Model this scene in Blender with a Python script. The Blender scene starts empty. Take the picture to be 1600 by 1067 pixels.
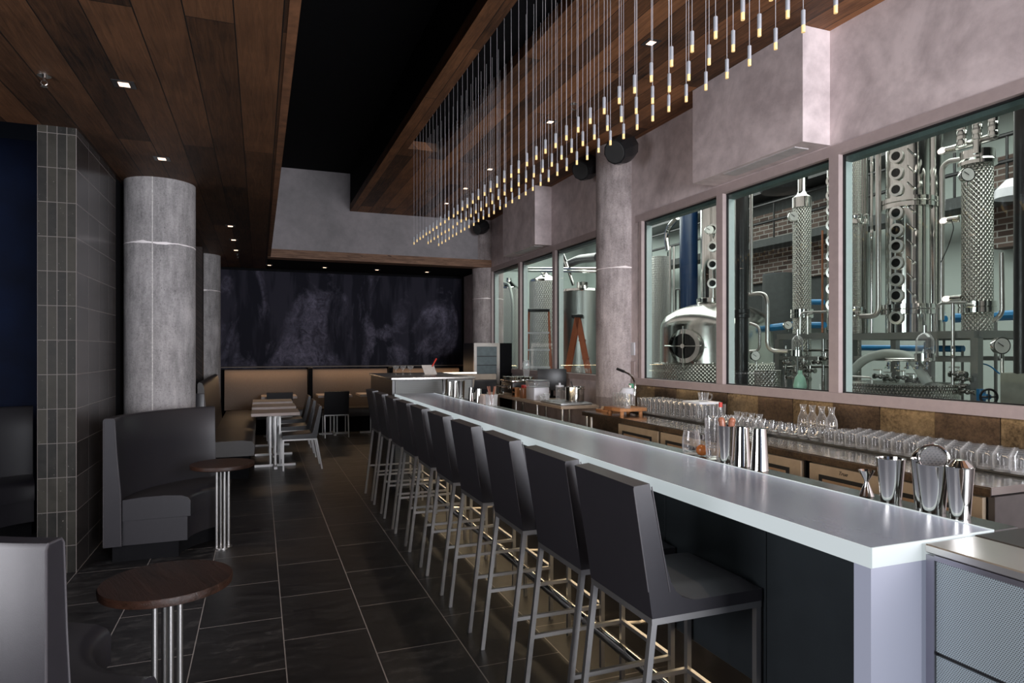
import bpy, bmesh, math, random
from mathutils import Vector, Matrix
random.seed(7)
PI = math.pi
C = bpy.context.scene.collection
scn = bpy.context.scene

# ------------------------------------------------------------------ camera, world, light, exposure
F = 1023.0
YAW = math.radians(21.1)
SN, CS = math.sin(YAW), math.cos(YAW)
H = 1.56
cam_d = bpy.data.cameras.new('camera'); cam = bpy.data.objects.new('camera', cam_d); C.objects.link(cam)
cam.location = (0, 0, H); cam.rotation_euler = (PI/2, 0, -YAW)
cam_d.sensor_width = 36; cam_d.lens = 36*F/1600; cam_d.shift_y = 13.5/1600; cam_d.clip_start = 0.05
scn.camera = cam
scn.view_settings.view_transform = 'Standard'; scn.view_settings.look = 'None'
scn.view_settings.gamma = 1; scn.view_settings.use_curve_mapping = False
scn.view_settings.exposure = 0.0
w = bpy.data.worlds.new('world'); scn.world = w; w.use_nodes = True
w.node_tree.nodes['Background'].inputs[0].default_value = (0.55, 0.68, 1, 1)
w.node_tree.nodes['Background'].inputs[1].default_value = 0.25

def area(name, loc, rot, sx, sy, power, col=(1, 1, 1), spread=None):
    l = bpy.data.lights.new(name, 'AREA'); l.shape = 'RECTANGLE'; l.size = sx; l.size_y = sy
    l.energy = power; l.color = col
    if spread: l.spread = spread
    o = bpy.data.objects.new(name, l); C.objects.link(o); o.location = loc; o.rotation_euler = rot
    return o
def spot(name, loc, power, col=(1, .72, .5), ang=70, tilt=(0, 0, 0), blend=.6):
    l = bpy.data.lights.new(name, 'SPOT'); l.energy = power; l.color = col
    l.spot_size = math.radians(ang); l.spot_blend = blend; l.shadow_soft_size = .03
    o = bpy.data.objects.new(name, l); C.objects.link(o); o.location = loc; o.rotation_euler = tilt
    return o
# daylight entering through the street windows behind the camera
area('street_window_daylight', (2.5, -3.9, 1.95), (PI/2, 0, 0), 3.0, 2.5, 800, (.92, .94, 1))
area('left_side_fill', (-3.9, 1.3, 2.0), (PI/2, 0, -PI/2), 3.0, 2.0, 190, (.95, .94, 1))  # added fill that brightens the window wall; the left wall has no window
area('bar_back_fill', (1.985, 4.2, 1.005), (0, math.radians(-78), 0), .03, 5.6, 12, (1, .78, .52))  # added strip hidden behind the ledge to brighten the cooler fronts
area('sill_fill', (4.03, 4.2, 1.16), (0, math.radians(12), 0), .02, 4.2, 2.2, (1, .8, .58))  # added warm strip under the sill, lifts the glasses and backsplash
# distillery hall lights
area('hall_light_near', (6.3, 3.6, 4.5), (0, 0, 0), 2.6, 4.5, 150, (1, 1, .96))
area('hall_light_middle', (6.3, 8.2, 4.5), (0, 0, 0), 2.6, 4.5, 150, (1, 1, .96))
area('hall_light_far', (6.4, 13.2, 4.5), (0, 0, 0), 2.6, 4.5, 230, (1, 1, .96))
for k in range(7): spot('pendant_glow', (1.6, 1.7+.95*k, 2.80), 22, (1, .78, .58), 120, (0, 0, 0), 1)
# led strips of the bar
area('bar_foot_led', (1.70, 4.15, .395), (0, 0, 0), .03, 5.8, 5.5, (1, .76, .46))
area('bench_wash_led', (1.7, 13.07, 1.225), (math.radians(-14), 0, 0), 4.6, .03, 9, (1, .66, .38))

# ------------------------------------------------------------------ helpers
def at(u, v=None, X=None, Y=None, Z=None):
    a = (u-800)/F; dx = SN+CS*a; dy = CS-SN*a
    if X is not None: t = X/dx
    elif Y is not None: t = Y/dy
    else: t = (Z-H)/((547-v)/F)
    z = Z if v is None else H+(547-v)/F*t
    return Vector((dx*t, dy*t, z if z is not None else 0))
def pxm(p): return F/(p[0]*SN+p[1]*CS)      # pixels per metre at a place

class MB:
    def __init__(s): s.bm = bmesh.new()
    def box(s, x0, x1, y0, y1, z0, z1, bev=0, seg=2, rot=None, piv=None):
        r = bmesh.ops.create_cube(s.bm, size=1)
        vs = r['verts']
        for v in vs:
            v.co = Vector(((x0+x1)/2+v.co.x*(x1-x0), (y0+y1)/2+v.co.y*(y1-y0), (z0+z1)/2+v.co.z*(z1-z0)))
        if rot is not None:
            bmesh.ops.rotate(s.bm, verts=vs, cent=piv or Vector(((x0+x1)/2, (y0+y1)/2, (z0+z1)/2)), matrix=rot)
        if bev:
            es = list({e for v in vs for e in v.link_edges})
            bmesh.ops.bevel(s.bm, geom=es, offset=bev, segments=seg, affect='EDGES', profile=.5)
        return s
    def ring(s, c, d, r, n, up=None):
        d = d.normalized()
        a = Vector((0, 0, 1)) if abs(d.z) < .9 else Vector((1, 0, 0))
        x = d.cross(a).normalized(); y = d.cross(x)
        return [s.bm.verts.new(c+x*math.cos(2*PI*i/n+PI/n)*r+y*math.sin(2*PI*i/n+PI/n)*r) for i in range(n)]
    def skin(s, rings, caps=True, closed=False):
        m = len(rings)
        for k in range(m if closed else m-1):
            A, B = rings[k], rings[(k+1) % m]; n = len(A)
            for i in range(n):
                try: s.bm.faces.new((A[i], A[(i+1) % n], B[(i+1) % n], B[i]))
                except ValueError: pass
        if caps and not closed:
            for q in (rings[0], rings[-1]):
                try: s.bm.faces.new(q)
                except ValueError: pass
        return s
    def cyl(s, p0, p1, r0, r1=None, n=16, caps=True):
        p0, p1 = Vector(p0), Vector(p1); r1 = r0 if r1 is None else r1
        return s.skin([s.ring(p0, p1-p0, r0, n), s.ring(p1, p1-p0, r1, n)], caps)
    def bar(s, p0, p1, w):                      # square bar
        return s.cyl(p0, p1, w*.7071, n=4)
    def tube(s, pts, r, n=8, fil=0.0):
        pts = [Vector(p) for p in pts]
        if fil: pts = fillet(pts, fil)
        rs = []
        x = None
        for i, p in enumerate(pts):
            d = (pts[min(i+1, len(pts)-1)]-pts[max(i-1, 0)]).normalized()
            if x is None:
                a = Vector((0, 0, 1)) if abs(d.z) < .9 else Vector((1, 0, 0))
                x = d.cross(a).normalized()
            else:
                x = (x-d*x.dot(d)).normalized()
            y = d.cross(x)
            rr = r[i] if isinstance(r, (list, tuple)) else r
            rs.append([s.bm.verts.new(p+x*math.cos(2*PI*k/n)*rr+y*math.sin(2*PI*k/n)*rr) for k in range(n)])
        return s.skin(rs)
    def lathe(s, prof, n=24, c=(0, 0, 0), axis=None):
        c = Vector(c); M = Matrix.Identity(3)
        if axis is not None: M = Vector((0, 0, 1)).rotation_difference(Vector(axis)).to_matrix()
        rs = []
        for r, z in prof:
            r = max(r, .0002)
            rs.append([s.bm.verts.new(c+M@Vector((r*math.cos(2*PI*i/n), r*math.sin(2*PI*i/n), z))) for i in range(n)])
        return s.skin(rs)
    def ball(s, c, r, n=12, sz=1):
        return s.lathe([(r*math.sin(PI*k/n), -r*sz*math.cos(PI*k/n)) for k in range(n+1)], n*2, c)
    def arc(s, prof, a0, a1, n, c=(0, 0, 0)):     # sweep a closed profile (r,z) round z
        c = Vector(c); full = abs(a1-a0) >= 359.9
        rs = []
        for k in range(n if full else n+1):
            a = math.radians(a0+(a1-a0)*k/n)
            rs.append([s.bm.verts.new(c+Vector((r*math.cos(a), r*math.sin(a), z))) for r, z in prof])
        return s.skin(rs, True, full)
    def prism(s, prof, axis, t0, t1):             # profile (p,z); axis 'x': p is y, axis 'y': p is x
        rs = []
        for t in (t0, t1):
            rs.append([s.bm.verts.new(Vector((t, p, z)) if axis == 'x' else Vector((p, t, z))) for p, z in prof])
        return s.skin(rs)
    def poly(s, pts):
        s.bm.faces.new([s.bm.verts.new(Vector(p)) for p in pts]); return s
    def shift(s, d):
        bmesh.ops.translate(s.bm, verts=s.bm.verts, vec=Vector(d)); return s
    def spin(s, ang, ax='Z', c=(0, 0, 0)):
        bmesh.ops.rotate(s.bm, verts=s.bm.verts, cent=Vector(c), matrix=Matrix.Rotation(ang, 3, ax)); return s
    def build(s, name, mat, parent=None, loc=None, smooth=35):
        bmesh.ops.recalc_face_normals(s.bm, faces=s.bm.faces)
        me = bpy.data.meshes.new(name); s.bm.to_mesh(me); s.bm.free()
        me.materials.append(mat)
        if smooth:
            me.shade_smooth(); me.set_sharp_from_angle(angle=math.radians(smooth))
        o = bpy.data.objects.new(name, me); C.objects.link(o)
        if parent: o.parent = parent
        if loc is not None: o.location = loc
        return o
def fillet(pts, r, k=6):
    out = [pts[0]]
    for i in range(1, len(pts)-1):
        p, a, b = pts[i], pts[i-1], pts[i+1]
        da, db = (a-p), (b-p); q = min(r, da.length*.49, db.length*.49)
        A, B = p+da.normalized()*q, p+db.normalized()*q
        for j in range(k+1):
            t = j/k; out.append(A*(1-t)**2+p*2*t*(1-t)+B*t*t)
    out.append(pts[-1]); return out
def tag(o, label, cat, group=None, kind=None):
    o['label'] = label; o['category'] = cat
    if group: o['group'] = group
    if kind: o['kind'] = kind
    return o
def thing(name, label, cat, loc=(0, 0, 0), rz=0, group=None):
    o = bpy.data.objects.new(name, None); C.objects.link(o); o.empty_display_size = .1
    o.location = loc; o.rotation_euler = (0, 0, rz)
    return tag(o, label, cat, group)
def struct(name, mb, mat, **k):
    o = mb.build(name, mat, **k); o['kind'] = 'structure'; return o
def dup(root, loc, rz=None, label=None, group=None):
    r = root.copy(); C.objects.link(r); r.location = loc
    if rz is not None: r.rotation_euler = (0, 0, rz)
    if label: r['label'] = label
    if group: r['group'] = group
    for ch in list(root.children):
        c = ch.copy(); C.objects.link(c); c.parent = r
        for g in list(ch.children):
            d = g.copy(); C.objects.link(d); d.parent = c
    return r

# ------------------------------------------------------------------ materials
class NT:
    def __init__(s, name):
        s.m = bpy.data.materials.new(name); s.m.use_nodes = True
        s.t = s.m.node_tree; s.n = s.t.nodes; s.b = s.n['Principled BSDF']; s.out = s.n['Material Output']
    def add(s, ty, **k):
        n = s.n.new(ty)
        for a, v in k.items():
            if a.startswith('i_'):
                key = a[2:]; key = int(key) if key.isdigit() else key.replace('_', ' ')
                if isinstance(v, bpy.types.NodeSocket): s.t.links.new(v, n.inputs[key])
                else: n.inputs[key].default_value = v
            else: setattr(n, a, v)
        return n
    def link(s, a, b): s.t.links.new(a, b)
    def setp(s, **k):
        for a, v in k.items():
            i = s.b.inputs[a.replace('_', ' ')]
            if isinstance(v, bpy.types.NodeSocket): s.link(v, i)
            else: i.default_value = v
    def math(s, op, a, b=0.0, c=None):
        n = s.add('ShaderNodeMath', operation=op)
        for i, x in enumerate((a, b, c)):
            if x is None: continue
            if isinstance(x, bpy.types.NodeSocket): s.link(x, n.inputs[i])
            else: n.inputs[i].default_value = x
        return n.outputs[0]
    def coord(s): return s.add('ShaderNodeTexCoord').outputs['Object']
    def sep(s, v):
        n = s.add('ShaderNodeSeparateXYZ'); s.link(v, n.inputs[0]); return n.outputs
    def comb(s, x, y, z=0.0):
        n = s.add('ShaderNodeCombineXYZ')
        for i, q in enumerate((x, y, z)):
            if isinstance(q, bpy.types.NodeSocket): s.link(q, n.inputs[i])
            else: n.inputs[i].default_value = q
        return n.outputs[0]
    def noise(s, vec, scale, detail=5, rough=.6, dist=0):
        n = s.add('ShaderNodeTexNoise', i_Vector=vec, i_Scale=scale, i_Detail=detail, i_Roughness=rough, i_Distortion=dist)
        return n.outputs['Fac']
    def scale(s, vec, sc):
        n = s.add('ShaderNodeMapping'); s.link(vec, n.inputs[0]); n.inputs['Scale'].default_value = sc; return n.outputs[0]
    def ramp(s, fac, stops):
        n = s.add('ShaderNodeValToRGB', i_0=fac); cr = n.color_ramp
        while len(cr.elements) < len(stops): cr.elements.new(.5)
        for e, (p, c) in zip(cr.elements, stops):
            e.position = p; e.color = (*c, 1) if len(c) == 3 else c
        return n.outputs[0]
    def mix(s, f, a, b, mode='MIX'):
        n = s.add('ShaderNodeMix', data_type='RGBA', blend_type=mode)
        for i, q in ((0, f), (6, a), (7, b)):
            if isinstance(q, bpy.types.NodeSocket): s.link(q, n.inputs[i])
            else: n.inputs[i].default_value = (*q, 1) if isinstance(q, tuple) and len(q) == 3 else q
        return n.outputs[2]
    def bump(s, h, st=.3, d=.01):
        n = s.add('ShaderNodeBump', i_Height=h, i_Strength=st, i_Distance=d); s.link(n.outputs[0], s.b.inputs['Normal'])
def g3(v): return (v, v, v)
def plain(name, col, rough=.5, metal=0.0, spec=None, var=.12, vs=14, bump=0, **k):
    t = NT(name); c = t.coord(); nz = t.noise(c, vs, 4)
    lo = tuple(x*(1-var) for x in col); hi = tuple(min(1, x*(1+var)) for x in col)
    t.setp(Base_Color=t.ramp(nz, [(.3, lo), (.7, hi)]), Roughness=rough, Metallic=metal)
    if spec is not None: t.setp(Specular_IOR_Level=spec)
    if bump: t.bump(t.noise(c, vs*12, 3), bump, .002)
    for a, v in k.items(): t.setp(**{a: v})
    return t.m
def emis(name, col, st, base=(.8, .8, .8)):
    t = NT(name); t.setp(Base_Color=(*base, 1), Emission_Color=(*col, 1), Emission_Strength=st); return t.m
def thin_glass(name, tint=(.93, .97, .96), ior=1.5, edge=0.0, rough=0.0, body=0.0):
    t = NT(name)
    tr = t.add('ShaderNodeBsdfTransparent', i_Color=(*tint, 1)); gl = t.add('ShaderNodeBsdfGlossy', i_Roughness=rough)
    fc = t.add('ShaderNodeLayerWeight', i_Blend=.5).outputs['Facing']; f = t.math('ADD', .04, t.math('MULTIPLY', t.math('POWER', fc, 5.0), .9))
    if edge:
        lw = t.add('ShaderNodeLayerWeight', i_Blend=.35).outputs['Facing']
        f = t.math('MINIMUM', t.math('ADD', f, t.math('MULTIPLY', t.math('POWER', lw, 2.0), edge)), 1.0)
    mx = t.add('ShaderNodeMixShader', i_0=f); t.link(tr.outputs[0], mx.inputs[1]); t.link(gl.outputs[0], mx.inputs[2])
    last = mx
    if edge:
        de = t.add('ShaderNodeBsdfDiffuse', i_Color=(.92, .92, .92, 1)); me_ = t.add('ShaderNodeMixShader', i_0=t.math('MULTIPLY', t.math('POWER', fc, 2.5), .42))
        t.link(mx.outputs[0], me_.inputs[1]); t.link(de.outputs[0], me_.inputs[2]); mx = me_; last = mx
    if body:
        df = t.add('ShaderNodeBsdfDiffuse', i_Color=(.9, .9, .9, 1)); m2 = t.add('ShaderNodeMixShader', i_0=body)
        t.link(mx.outputs[0], m2.inputs[1]); t.link(df.outputs[0], m2.inputs[2]); last = m2
    t.link(last.outputs[0], t.out.inputs[0]); return t.m
def wood_planks(name, dark, light, width, length, off=.37, gap=.004, rough=.6):
    t = NT(name); c = t.coord(); x, y, z = t.sep(c)
    v = t.comb(y, t.math('ADD', x, z))
    bk = t.add('ShaderNodeTexBrick', offset=off, i_Vector=v, i_Color1=(0, 0, 0, 1), i_Color2=(1, 1, 1, 1), i_Mortar=(.5, .5, .5, 1), i_Scale=1.0, i_Mortar_Size=gap, i_Brick_Width=length, i_Row_Height=width)
    tone = bk.outputs['Color']; mort = bk.outputs['Fac']
    off3 = t.add('ShaderNodeVectorMath', operation='ADD'); t.link(t.scale(c, (14, .9, 14)), off3.inputs[0]); t.link(tone, off3.inputs[1])
    gr = t.noise(off3.outputs[0], 2.2, 9, .7, 1.4)
    blot = t.noise(t.scale(c, (1.5, .8, 1.5)), 2.2, 5, .65)
    k = t.math('ADD', t.math('MULTIPLY', tone, .34), t.math('ADD', t.math('MULTIPLY', gr, .62), t.math('MULTIPLY', blot, .42)))
    col = t.ramp(k, [(.45, dark), (.68, tuple(a*.62+b*.38 for a, b in zip(dark, light))), (.95, light)])
    col = t.mix(mort, col, (.004, .003, .002))
    t.setp(Base_Color=col, Roughness=rough, Specular_IOR_Level=.3)
    t.bump(t.math('SUBTRACT', gr, t.math('MULTIPLY', mort, 3.0)), .5, .006); return t.m
def concrete(name, lo, hi, joint=None):
    t = NT(name); c = t.coord(); x, y, z = t.sep(c)
    n1 = t.noise(c, 3.0, 8, .65); n2 = t.noise(t.scale(c, (6, 6, 1.2)), 2.5, 6, .7); n3 = t.noise(c, 60, 3)
    k = t.math('ADD', t.math('MULTIPLY', n1, .4), t.math('ADD', t.math('MULTIPLY', n2, .4), t.math('MULTIPLY', n3, .2)))
    col = t.ramp(k, [(.36, lo), (.66, hi)])
    sp = t.math('GREATER_THAN', t.noise(c, 95, 2), .66); col = t.mix(t.math('MULTIPLY', sp, .6), col, tuple(v*.45 for v in lo))
    if joint:
        d = t.math('ABSOLUTE', t.math('ADD', t.math('SUBTRACT', z, joint), t.math('MULTIPLY', t.math('SUBTRACT', t.noise(c, 5, 3), .5), .03)))
        wd = t.math('ADD', .002, t.math('MULTIPLY', t.math('POWER', t.noise(c, 4, 2), 4.0), .07))
        col = t.mix(t.math('LESS_THAN', d, wd), col, tuple(min(1, v*1.75) for v in hi))
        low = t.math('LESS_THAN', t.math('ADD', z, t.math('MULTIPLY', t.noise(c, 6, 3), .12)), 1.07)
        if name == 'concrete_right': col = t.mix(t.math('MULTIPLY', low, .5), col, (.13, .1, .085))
    t.setp(Base_Color=col, Roughness=.85, Specular_IOR_Level=.25); t.bump(k, .35, .01); return t.m
def plaster(name, lo, hi):
    t = NT(name); c = t.coord(); n1 = t.noise(c, 1.6, 7, .62, .8); n2 = t.noise(c, 9, 5, .6)
    k = t.math('ADD', t.math('MULTIPLY', n1, .65), t.math('MULTIPLY', n2, .35))
    t.setp(Base_Color=t.ramp(k, [(.38, lo), (.62, hi)]), Roughness=.6, Specular_IOR_Level=.35); t.bump(k, .25, .01); return t.m
def steel(name, col=(.6, .6, .58), rough=.22, var=.1, aniso=0):
    t = NT(name); c = t.coord(); n = t.noise(c, 2.5, 3)
    t.setp(Base_Color=t.ramp(t.noise(c, 2, 3), [(.3, tuple(x*(1-var) for x in col)), (.7, tuple(min(1, x*(1+var)) for x in col))]), Metallic=1.0,
           Roughness=t.math('ADD', rough*.8, t.math('MULTIPLY', n, rough*.4))); return t.m
def quilt(name, pitch=.06, col=(.55, .55, .52), rough=.28, k=1.0, R=.3):
    t = NT(name); c = t.coord(); x, y, z = t.sep(c)
    ang = t.math('MULTIPLY', t.math('ARCTAN2', y, x), round(R*PI/pitch*1.0)*1.0)
    zz = t.math('MULTIPLY', z, PI/pitch)
    h = t.math('MULTIPLY', t.math('SINE', t.math('ADD', ang, zz)), t.math('SINE', t.math('SUBTRACT', ang, zz)))
    h = t.math('ABSOLUTE', h); h = t.math('POWER', h, .5)
    t.setp(Base_Color=(*col, 1), Metallic=1.0, Roughness=rough); t.bump(h, k, .02); return t.m
def perforated(name, pitch, col, dark, metal=.7, rough=.35, axes='yz', rad=.36):
    t = NT(name); c = t.coord(); s3 = dict(zip('xyz', t.sep(c)))
    a = t.math('DIVIDE', s3[axes[0]], pitch); b = t.math('DIVIDE', s3[axes[1]], pitch*.87)
    row = t.math('FLOOR', b); a = t.math('ADD', a, t.math('MULTIPLY', t.math('MODULO', t.math('ABSOLUTE', row), 2.0), .5))
    fa = t.math('SUBTRACT', t.math('FRACT', a), .5); fb = t.math('SUBTRACT', t.math('FRACT', b), .5)
    d = t.math('SQRT', t.math('ADD', t.math('MULTIPLY', fa, fa), t.math('MULTIPLY', fb, fb)))
    hole = t.math('LESS_THAN', d, rad)
    t.setp(Base_Color=t.mix(hole, (*col, 1), (*dark, 1)), Metallic=t.math('MULTIPLY', t.math('SUBTRACT', 1.0, hole), metal), Roughness=rough); return t.m

M = {}
M['wood_ceiling'] = wood_planks('wood_ceiling', (.007, .0032, .0015), (.16, .072, .032), .215, 3.4, gap=.003)
M['wood_soffit'] = wood_planks('wood_soffit', (.02, .009, .004), (.36, .155, .065), .2, 3.1, gap=.003)
M['wood_trim'] = plain('wood_trim', (.17, .075, .034), .6, var=.45, vs=9)
t = NT('beam_wood'); c = t.coord()
n_ = t.noise(t.scale(c, (1.2, 16, 16)), 2.5, 8, .7, .8); kn = t.noise(t.scale(c, (2.2, 5, 5)), 1.6, 3)
t.setp(Base_Color=t.mix(t.math('GREATER_THAN', kn, .68), t.ramp(n_, [(.35, (.10, .05, .028)), (.65, (.30, .165, .10))]), (.04, .02, .012)), Roughness=.7); t.bump(n_, .3, .004); M['beam_wood'] = t.m
M['black'] = plain('matt_black', (.006, .006, .007), .9, spec=.1)
M['black_satin'] = plain('black_satin', (.012, .012, .013), .35)
M['plaster'] = plaster('plaster', (.46, .385, .385), (.72, .615, .61))
M['plaster_grey'] = plaster('plaster_grey', (.24, .225, .23), (.33, .30, .31))
M['frame_paint'] = plain('frame_paint', (.40, .32, .31), .5, var=.06)
M['reveal'] = plain('window_reveal', (.70, .78, .78), .5, var=.04)
M['conc'] = concrete('concrete_left', (.17, .165, .165), (.55, .52, .52), 2.53)
M['concR'] = concrete('concrete_right', (.20, .17, .165), (.60, .52, .51), 2.53)
M['leather'] = plain('leather_charcoal', (.019, .0175, .021), .38, spec=.6, var=.05, vs=30, bump=.1)
M['leather_seam'] = plain('leather_seam', (.05, .046, .05), .5)
M['bench_leather'] = plain('bench_leather', (.03, .024, .021), .42, spec=.6, var=.06, vs=30, bump=.1)
M['steel'] = steel('brushed_steel', (.62, .6, .58), .3)
M['steel_leg'] = steel('leg_steel', (.46, .45, .44), .42)
M['polish'] = steel('polished_steel', (.72, .72, .69), .1)
M['rim_steel'] = steel('rim_steel', (.85, .85, .82), .35)
M['polish_dark'] = steel('dark_polished_steel', (.35, .35, .33), .16)
M['kick'] = steel('kick_steel', (.5, .46, .42), .2)
M['white_metal'] = plain('pendant_silver', (.5, .52, .56), .35, .4, var=.05)
M['wire'] = plain('pendant_wire', (.62, .6, .62), .4, .3, var=.05)
M['amber'] = emis('amber_tip', (1, .66, .27), .5, (.8, .58, .25))
M['lens'] = emis('downlight_lens', (1, .62, .42), 3.0)
M['led_warm'] = emis('led_warm', (1, .8, .55), 3)
M['led_soft'] = emis('led_soft', (1, .82, .6), 3.5)
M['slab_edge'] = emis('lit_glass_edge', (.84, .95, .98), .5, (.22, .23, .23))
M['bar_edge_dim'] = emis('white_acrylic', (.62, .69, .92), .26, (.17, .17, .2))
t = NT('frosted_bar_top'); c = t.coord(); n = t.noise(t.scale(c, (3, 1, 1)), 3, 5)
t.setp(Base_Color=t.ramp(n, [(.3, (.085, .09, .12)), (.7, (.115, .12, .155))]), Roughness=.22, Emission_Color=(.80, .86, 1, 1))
x_, y_, z_ = t.sep(c)      # emission painted to fade from back edge and near end, like edge-fed light
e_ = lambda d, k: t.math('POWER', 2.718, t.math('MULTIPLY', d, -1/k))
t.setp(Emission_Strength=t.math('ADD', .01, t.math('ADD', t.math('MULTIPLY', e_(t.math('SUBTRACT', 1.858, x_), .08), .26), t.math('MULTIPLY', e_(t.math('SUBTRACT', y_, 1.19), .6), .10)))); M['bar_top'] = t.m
M['bar_panel'] = plain('bar_panel_dark', (.028, .034, .038), .3, .35, var=.15, vs=3)
M['glass'] = thin_glass('window_glass', (.93, .97, .955), 1.45)
M['glassware'] = thin_glass('glassware', (.97, .97, .97), 1.45, edge=1.0, rough=.0, body=.03)
M['clear_plastic'] = thin_glass('clear_plastic', (.93, .94, .95), 1.4, edge=.4, rough=.1, body=.12)
M['amber_glass'] = plain('amber_liquid', (.42, .13, .03), .15, Alpha=.85)
M['table_wood'] = wood_planks('table_wood', (.010, .005, .003), (.075, .032, .02), .6, 9, gap=0, rough=.4)
M['table_pale'] = plain('table_pale', (.55, .45, .41), .45, var=.15, vs=6)
M['board_wood'] = wood_planks('board_wood', (.26, .10, .035), (.55, .27, .12), .3, 9, gap=0)
M['white_plastic'] = plain('white_plastic', (.62, .62, .66), .4, var=.04)
M['red_plastic'] = plain('red_plastic', (.5, .03, .02), .4, var=.05)
M['orange_fibre'] = plain('orange_fibreglass', (.36, .09, .03), .55, var=.12)
M['brown_wood'] = plain('muddler_wood', (.24, .08, .04), .4, var=.2)
M['blue_pipe'] = plain('blue_pipe', (.01, .16, .36), .35, var=.08)
M['blue_post'] = plain('blue_column_paint', (.004, .02, .06), .3, var=.1)
M['hall_wall'] = plain('hall_wall_paint', (.44, .50, .47), .7, var=.04, vs=1)
M['hall_wall_dark'] = plain('hall_dark', (.05, .055, .055), .8)
M['hall_floor'] = plain('hall_floor', (.22, .22, .21), .5)
M['copper'] = plain('copper_pipe', (.4, .17, .1), .3, .9)
def bronze(name, lo, hi):
    t = NT(name); c = t.coord(); k = t.math('ADD', t.math('MULTIPLY', t.noise(c, 5, 4), .5), t.math('MULTIPLY', t.noise(c, 45, 6, .75), .5))
    t.setp(Base_Color=t.ramp(k, [(.38, lo), (.62, hi)]), Metallic=.8, Roughness=t.math('ADD', .2, t.math('MULTIPLY', k, .45))); t.bump(k, .3, .004); return t.m
M['bronze_dark'] = bronze('bronze_panel', (.03, .021, .016), (.13, .088, .058))
M['cabinet'] = plain('cooler_steel', (.42, .33, .24), .38, .45, var=.08)
M['counter_steel'] = steel('counter_steel', (.50, .50, .48), .14, .12)
M['hose'] = plain('grey_hose', (.42, .46, .43), .5, var=.05)
M['green_glass'] = plain('green_cap', (.02, .2, .1), .3)
M['teal_plastic'] = plain('pale_green_plastic', (.35, .6, .48), .3, var=.05)
M['blue_wall'] = plain('blue_wall_paint', (.002, .008, .032), .7, spec=.2, var=.35, vs=2)
M['red_steel'] = plain('ladder_dark_red', (.2, .05, .02), .6)  # dark red-orange for the steps of the right ladder
M['gauge_face'] = plain('gauge_face', (.75, .75, .72), .4, var=.02)
M['sight'] = plain('dark_sight_glass', (.01, .012, .012), .05)

# floor tiles
t = NT('floor_tile'); c = t.coord(); x, y, z = t.sep(c)
v = t.comb(t.math('SUBTRACT', y, 4.05), t.math('SUBTRACT', x, .123))
bk = t.add('ShaderNodeTexBrick', offset=.5, i_Vector=v, i_Color1=(0, 0, 0, 1), i_Color2=(1, 1, 1, 1), i_Mortar=(0, 0, 0, 1), i_Scale=1.0, i_Mortar_Size=.0028, i_Brick_Width=.655, i_Row_Height=.4405)
n = t.noise(t.scale(c, (1.3, 3.5, 1)), 3.2, 9, .7, .6); n2 = t.noise(c, 26, 6, .7)
k = t.math('ADD', t.math('MULTIPLY', n, .7), t.math('ADD', t.math('MULTIPLY', n2, .25), t.math('MULTIPLY', bk.outputs['Color'], .1)))
col = t.ramp(k, [(.40, (.004, .004, .005)), (.58, (.018, .0178, .019)), (.75, (.075, .073, .073))])
col = t.mix(bk.outputs['Fac'], col, (.26, .24, .23))
t.setp(Base_Color=col, Roughness=t.math('ADD', .26, t.math('MULTIPLY', n, .3)), Specular_IOR_Level=.4); t.bump(k, .15, .004); M['floor'] = t.m
# pillar tiles
t = NT('pillar_tile'); c = t.coord(); x, y, z = t.sep(c)
v = t.comb(t.math('ADD', t.math('ADD', x, y), -3.968), t.math('ADD', z, .05))
bk = t.add('ShaderNodeTexBrick', offset=.0, i_Vector=v, i_Color1=(0, 0, 0, 1), i_Color2=(1, 1, 1, 1), i_Mortar=(0, 0, 0, 1), i_Scale=1.0, i_Mortar_Size=.0022, i_Brick_Width=.058, i_Row_Height=.24)
n = t.noise(c, 12, 6, .7); sp = t.math('GREATER_THAN', t.noise(c, 70, 2), .71)
k = t.math('ADD', t.math('MULTIPLY', n, .5), t.math('MULTIPLY', bk.outputs['Color'], .5))
col = t.ramp(k, [(.2, (.006, .006, .005)), (.8, (.03, .027, .02))]); col = t.mix(t.math('MULTIPLY', sp, .6), col, (.22, .2, .18))
col = t.mix(bk.outputs['Fac'], col, (.13, .115, .105))
t.setp(Base_Color=col, Specular_IOR_Level=.3, Roughness=t.math('ADD', .3, t.math('MULTIPLY', n, .3))); t.bump(t.math('SUBTRACT', n, bk.outputs['Fac']), .25, .004); M['tile'] = t.m
t = NT('pillar_side_tile'); c = t.coord(); x, y, z = t.sep(c)
bk = t.add('ShaderNodeTexBrick', offset=.0, i_Vector=t.comb(t.math('ADD', y, -5.4), t.math('ADD', z, .05)), i_Color1=(0, 0, 0, 1), i_Color2=(1, 1, 1, 1), i_Mortar=(0, 0, 0, 1), i_Scale=1.0, i_Mortar_Size=.003, i_Brick_Width=.35, i_Row_Height=.24)
n = t.noise(c, 6, 6, .7); k = t.math('ADD', t.math('MULTIPLY', n, .6), t.math('MULTIPLY', bk.outputs['Color'], .4))
t.setp(Base_Color=t.mix(bk.outputs['Fac'], t.ramp(k, [(.2, (.02, .018, .018)), (.8, (.07, .062, .06))]), (.17, .15, .14)), Roughness=.25); t.bump(n, .1, .004); M['tile_side'] = t.m
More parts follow.
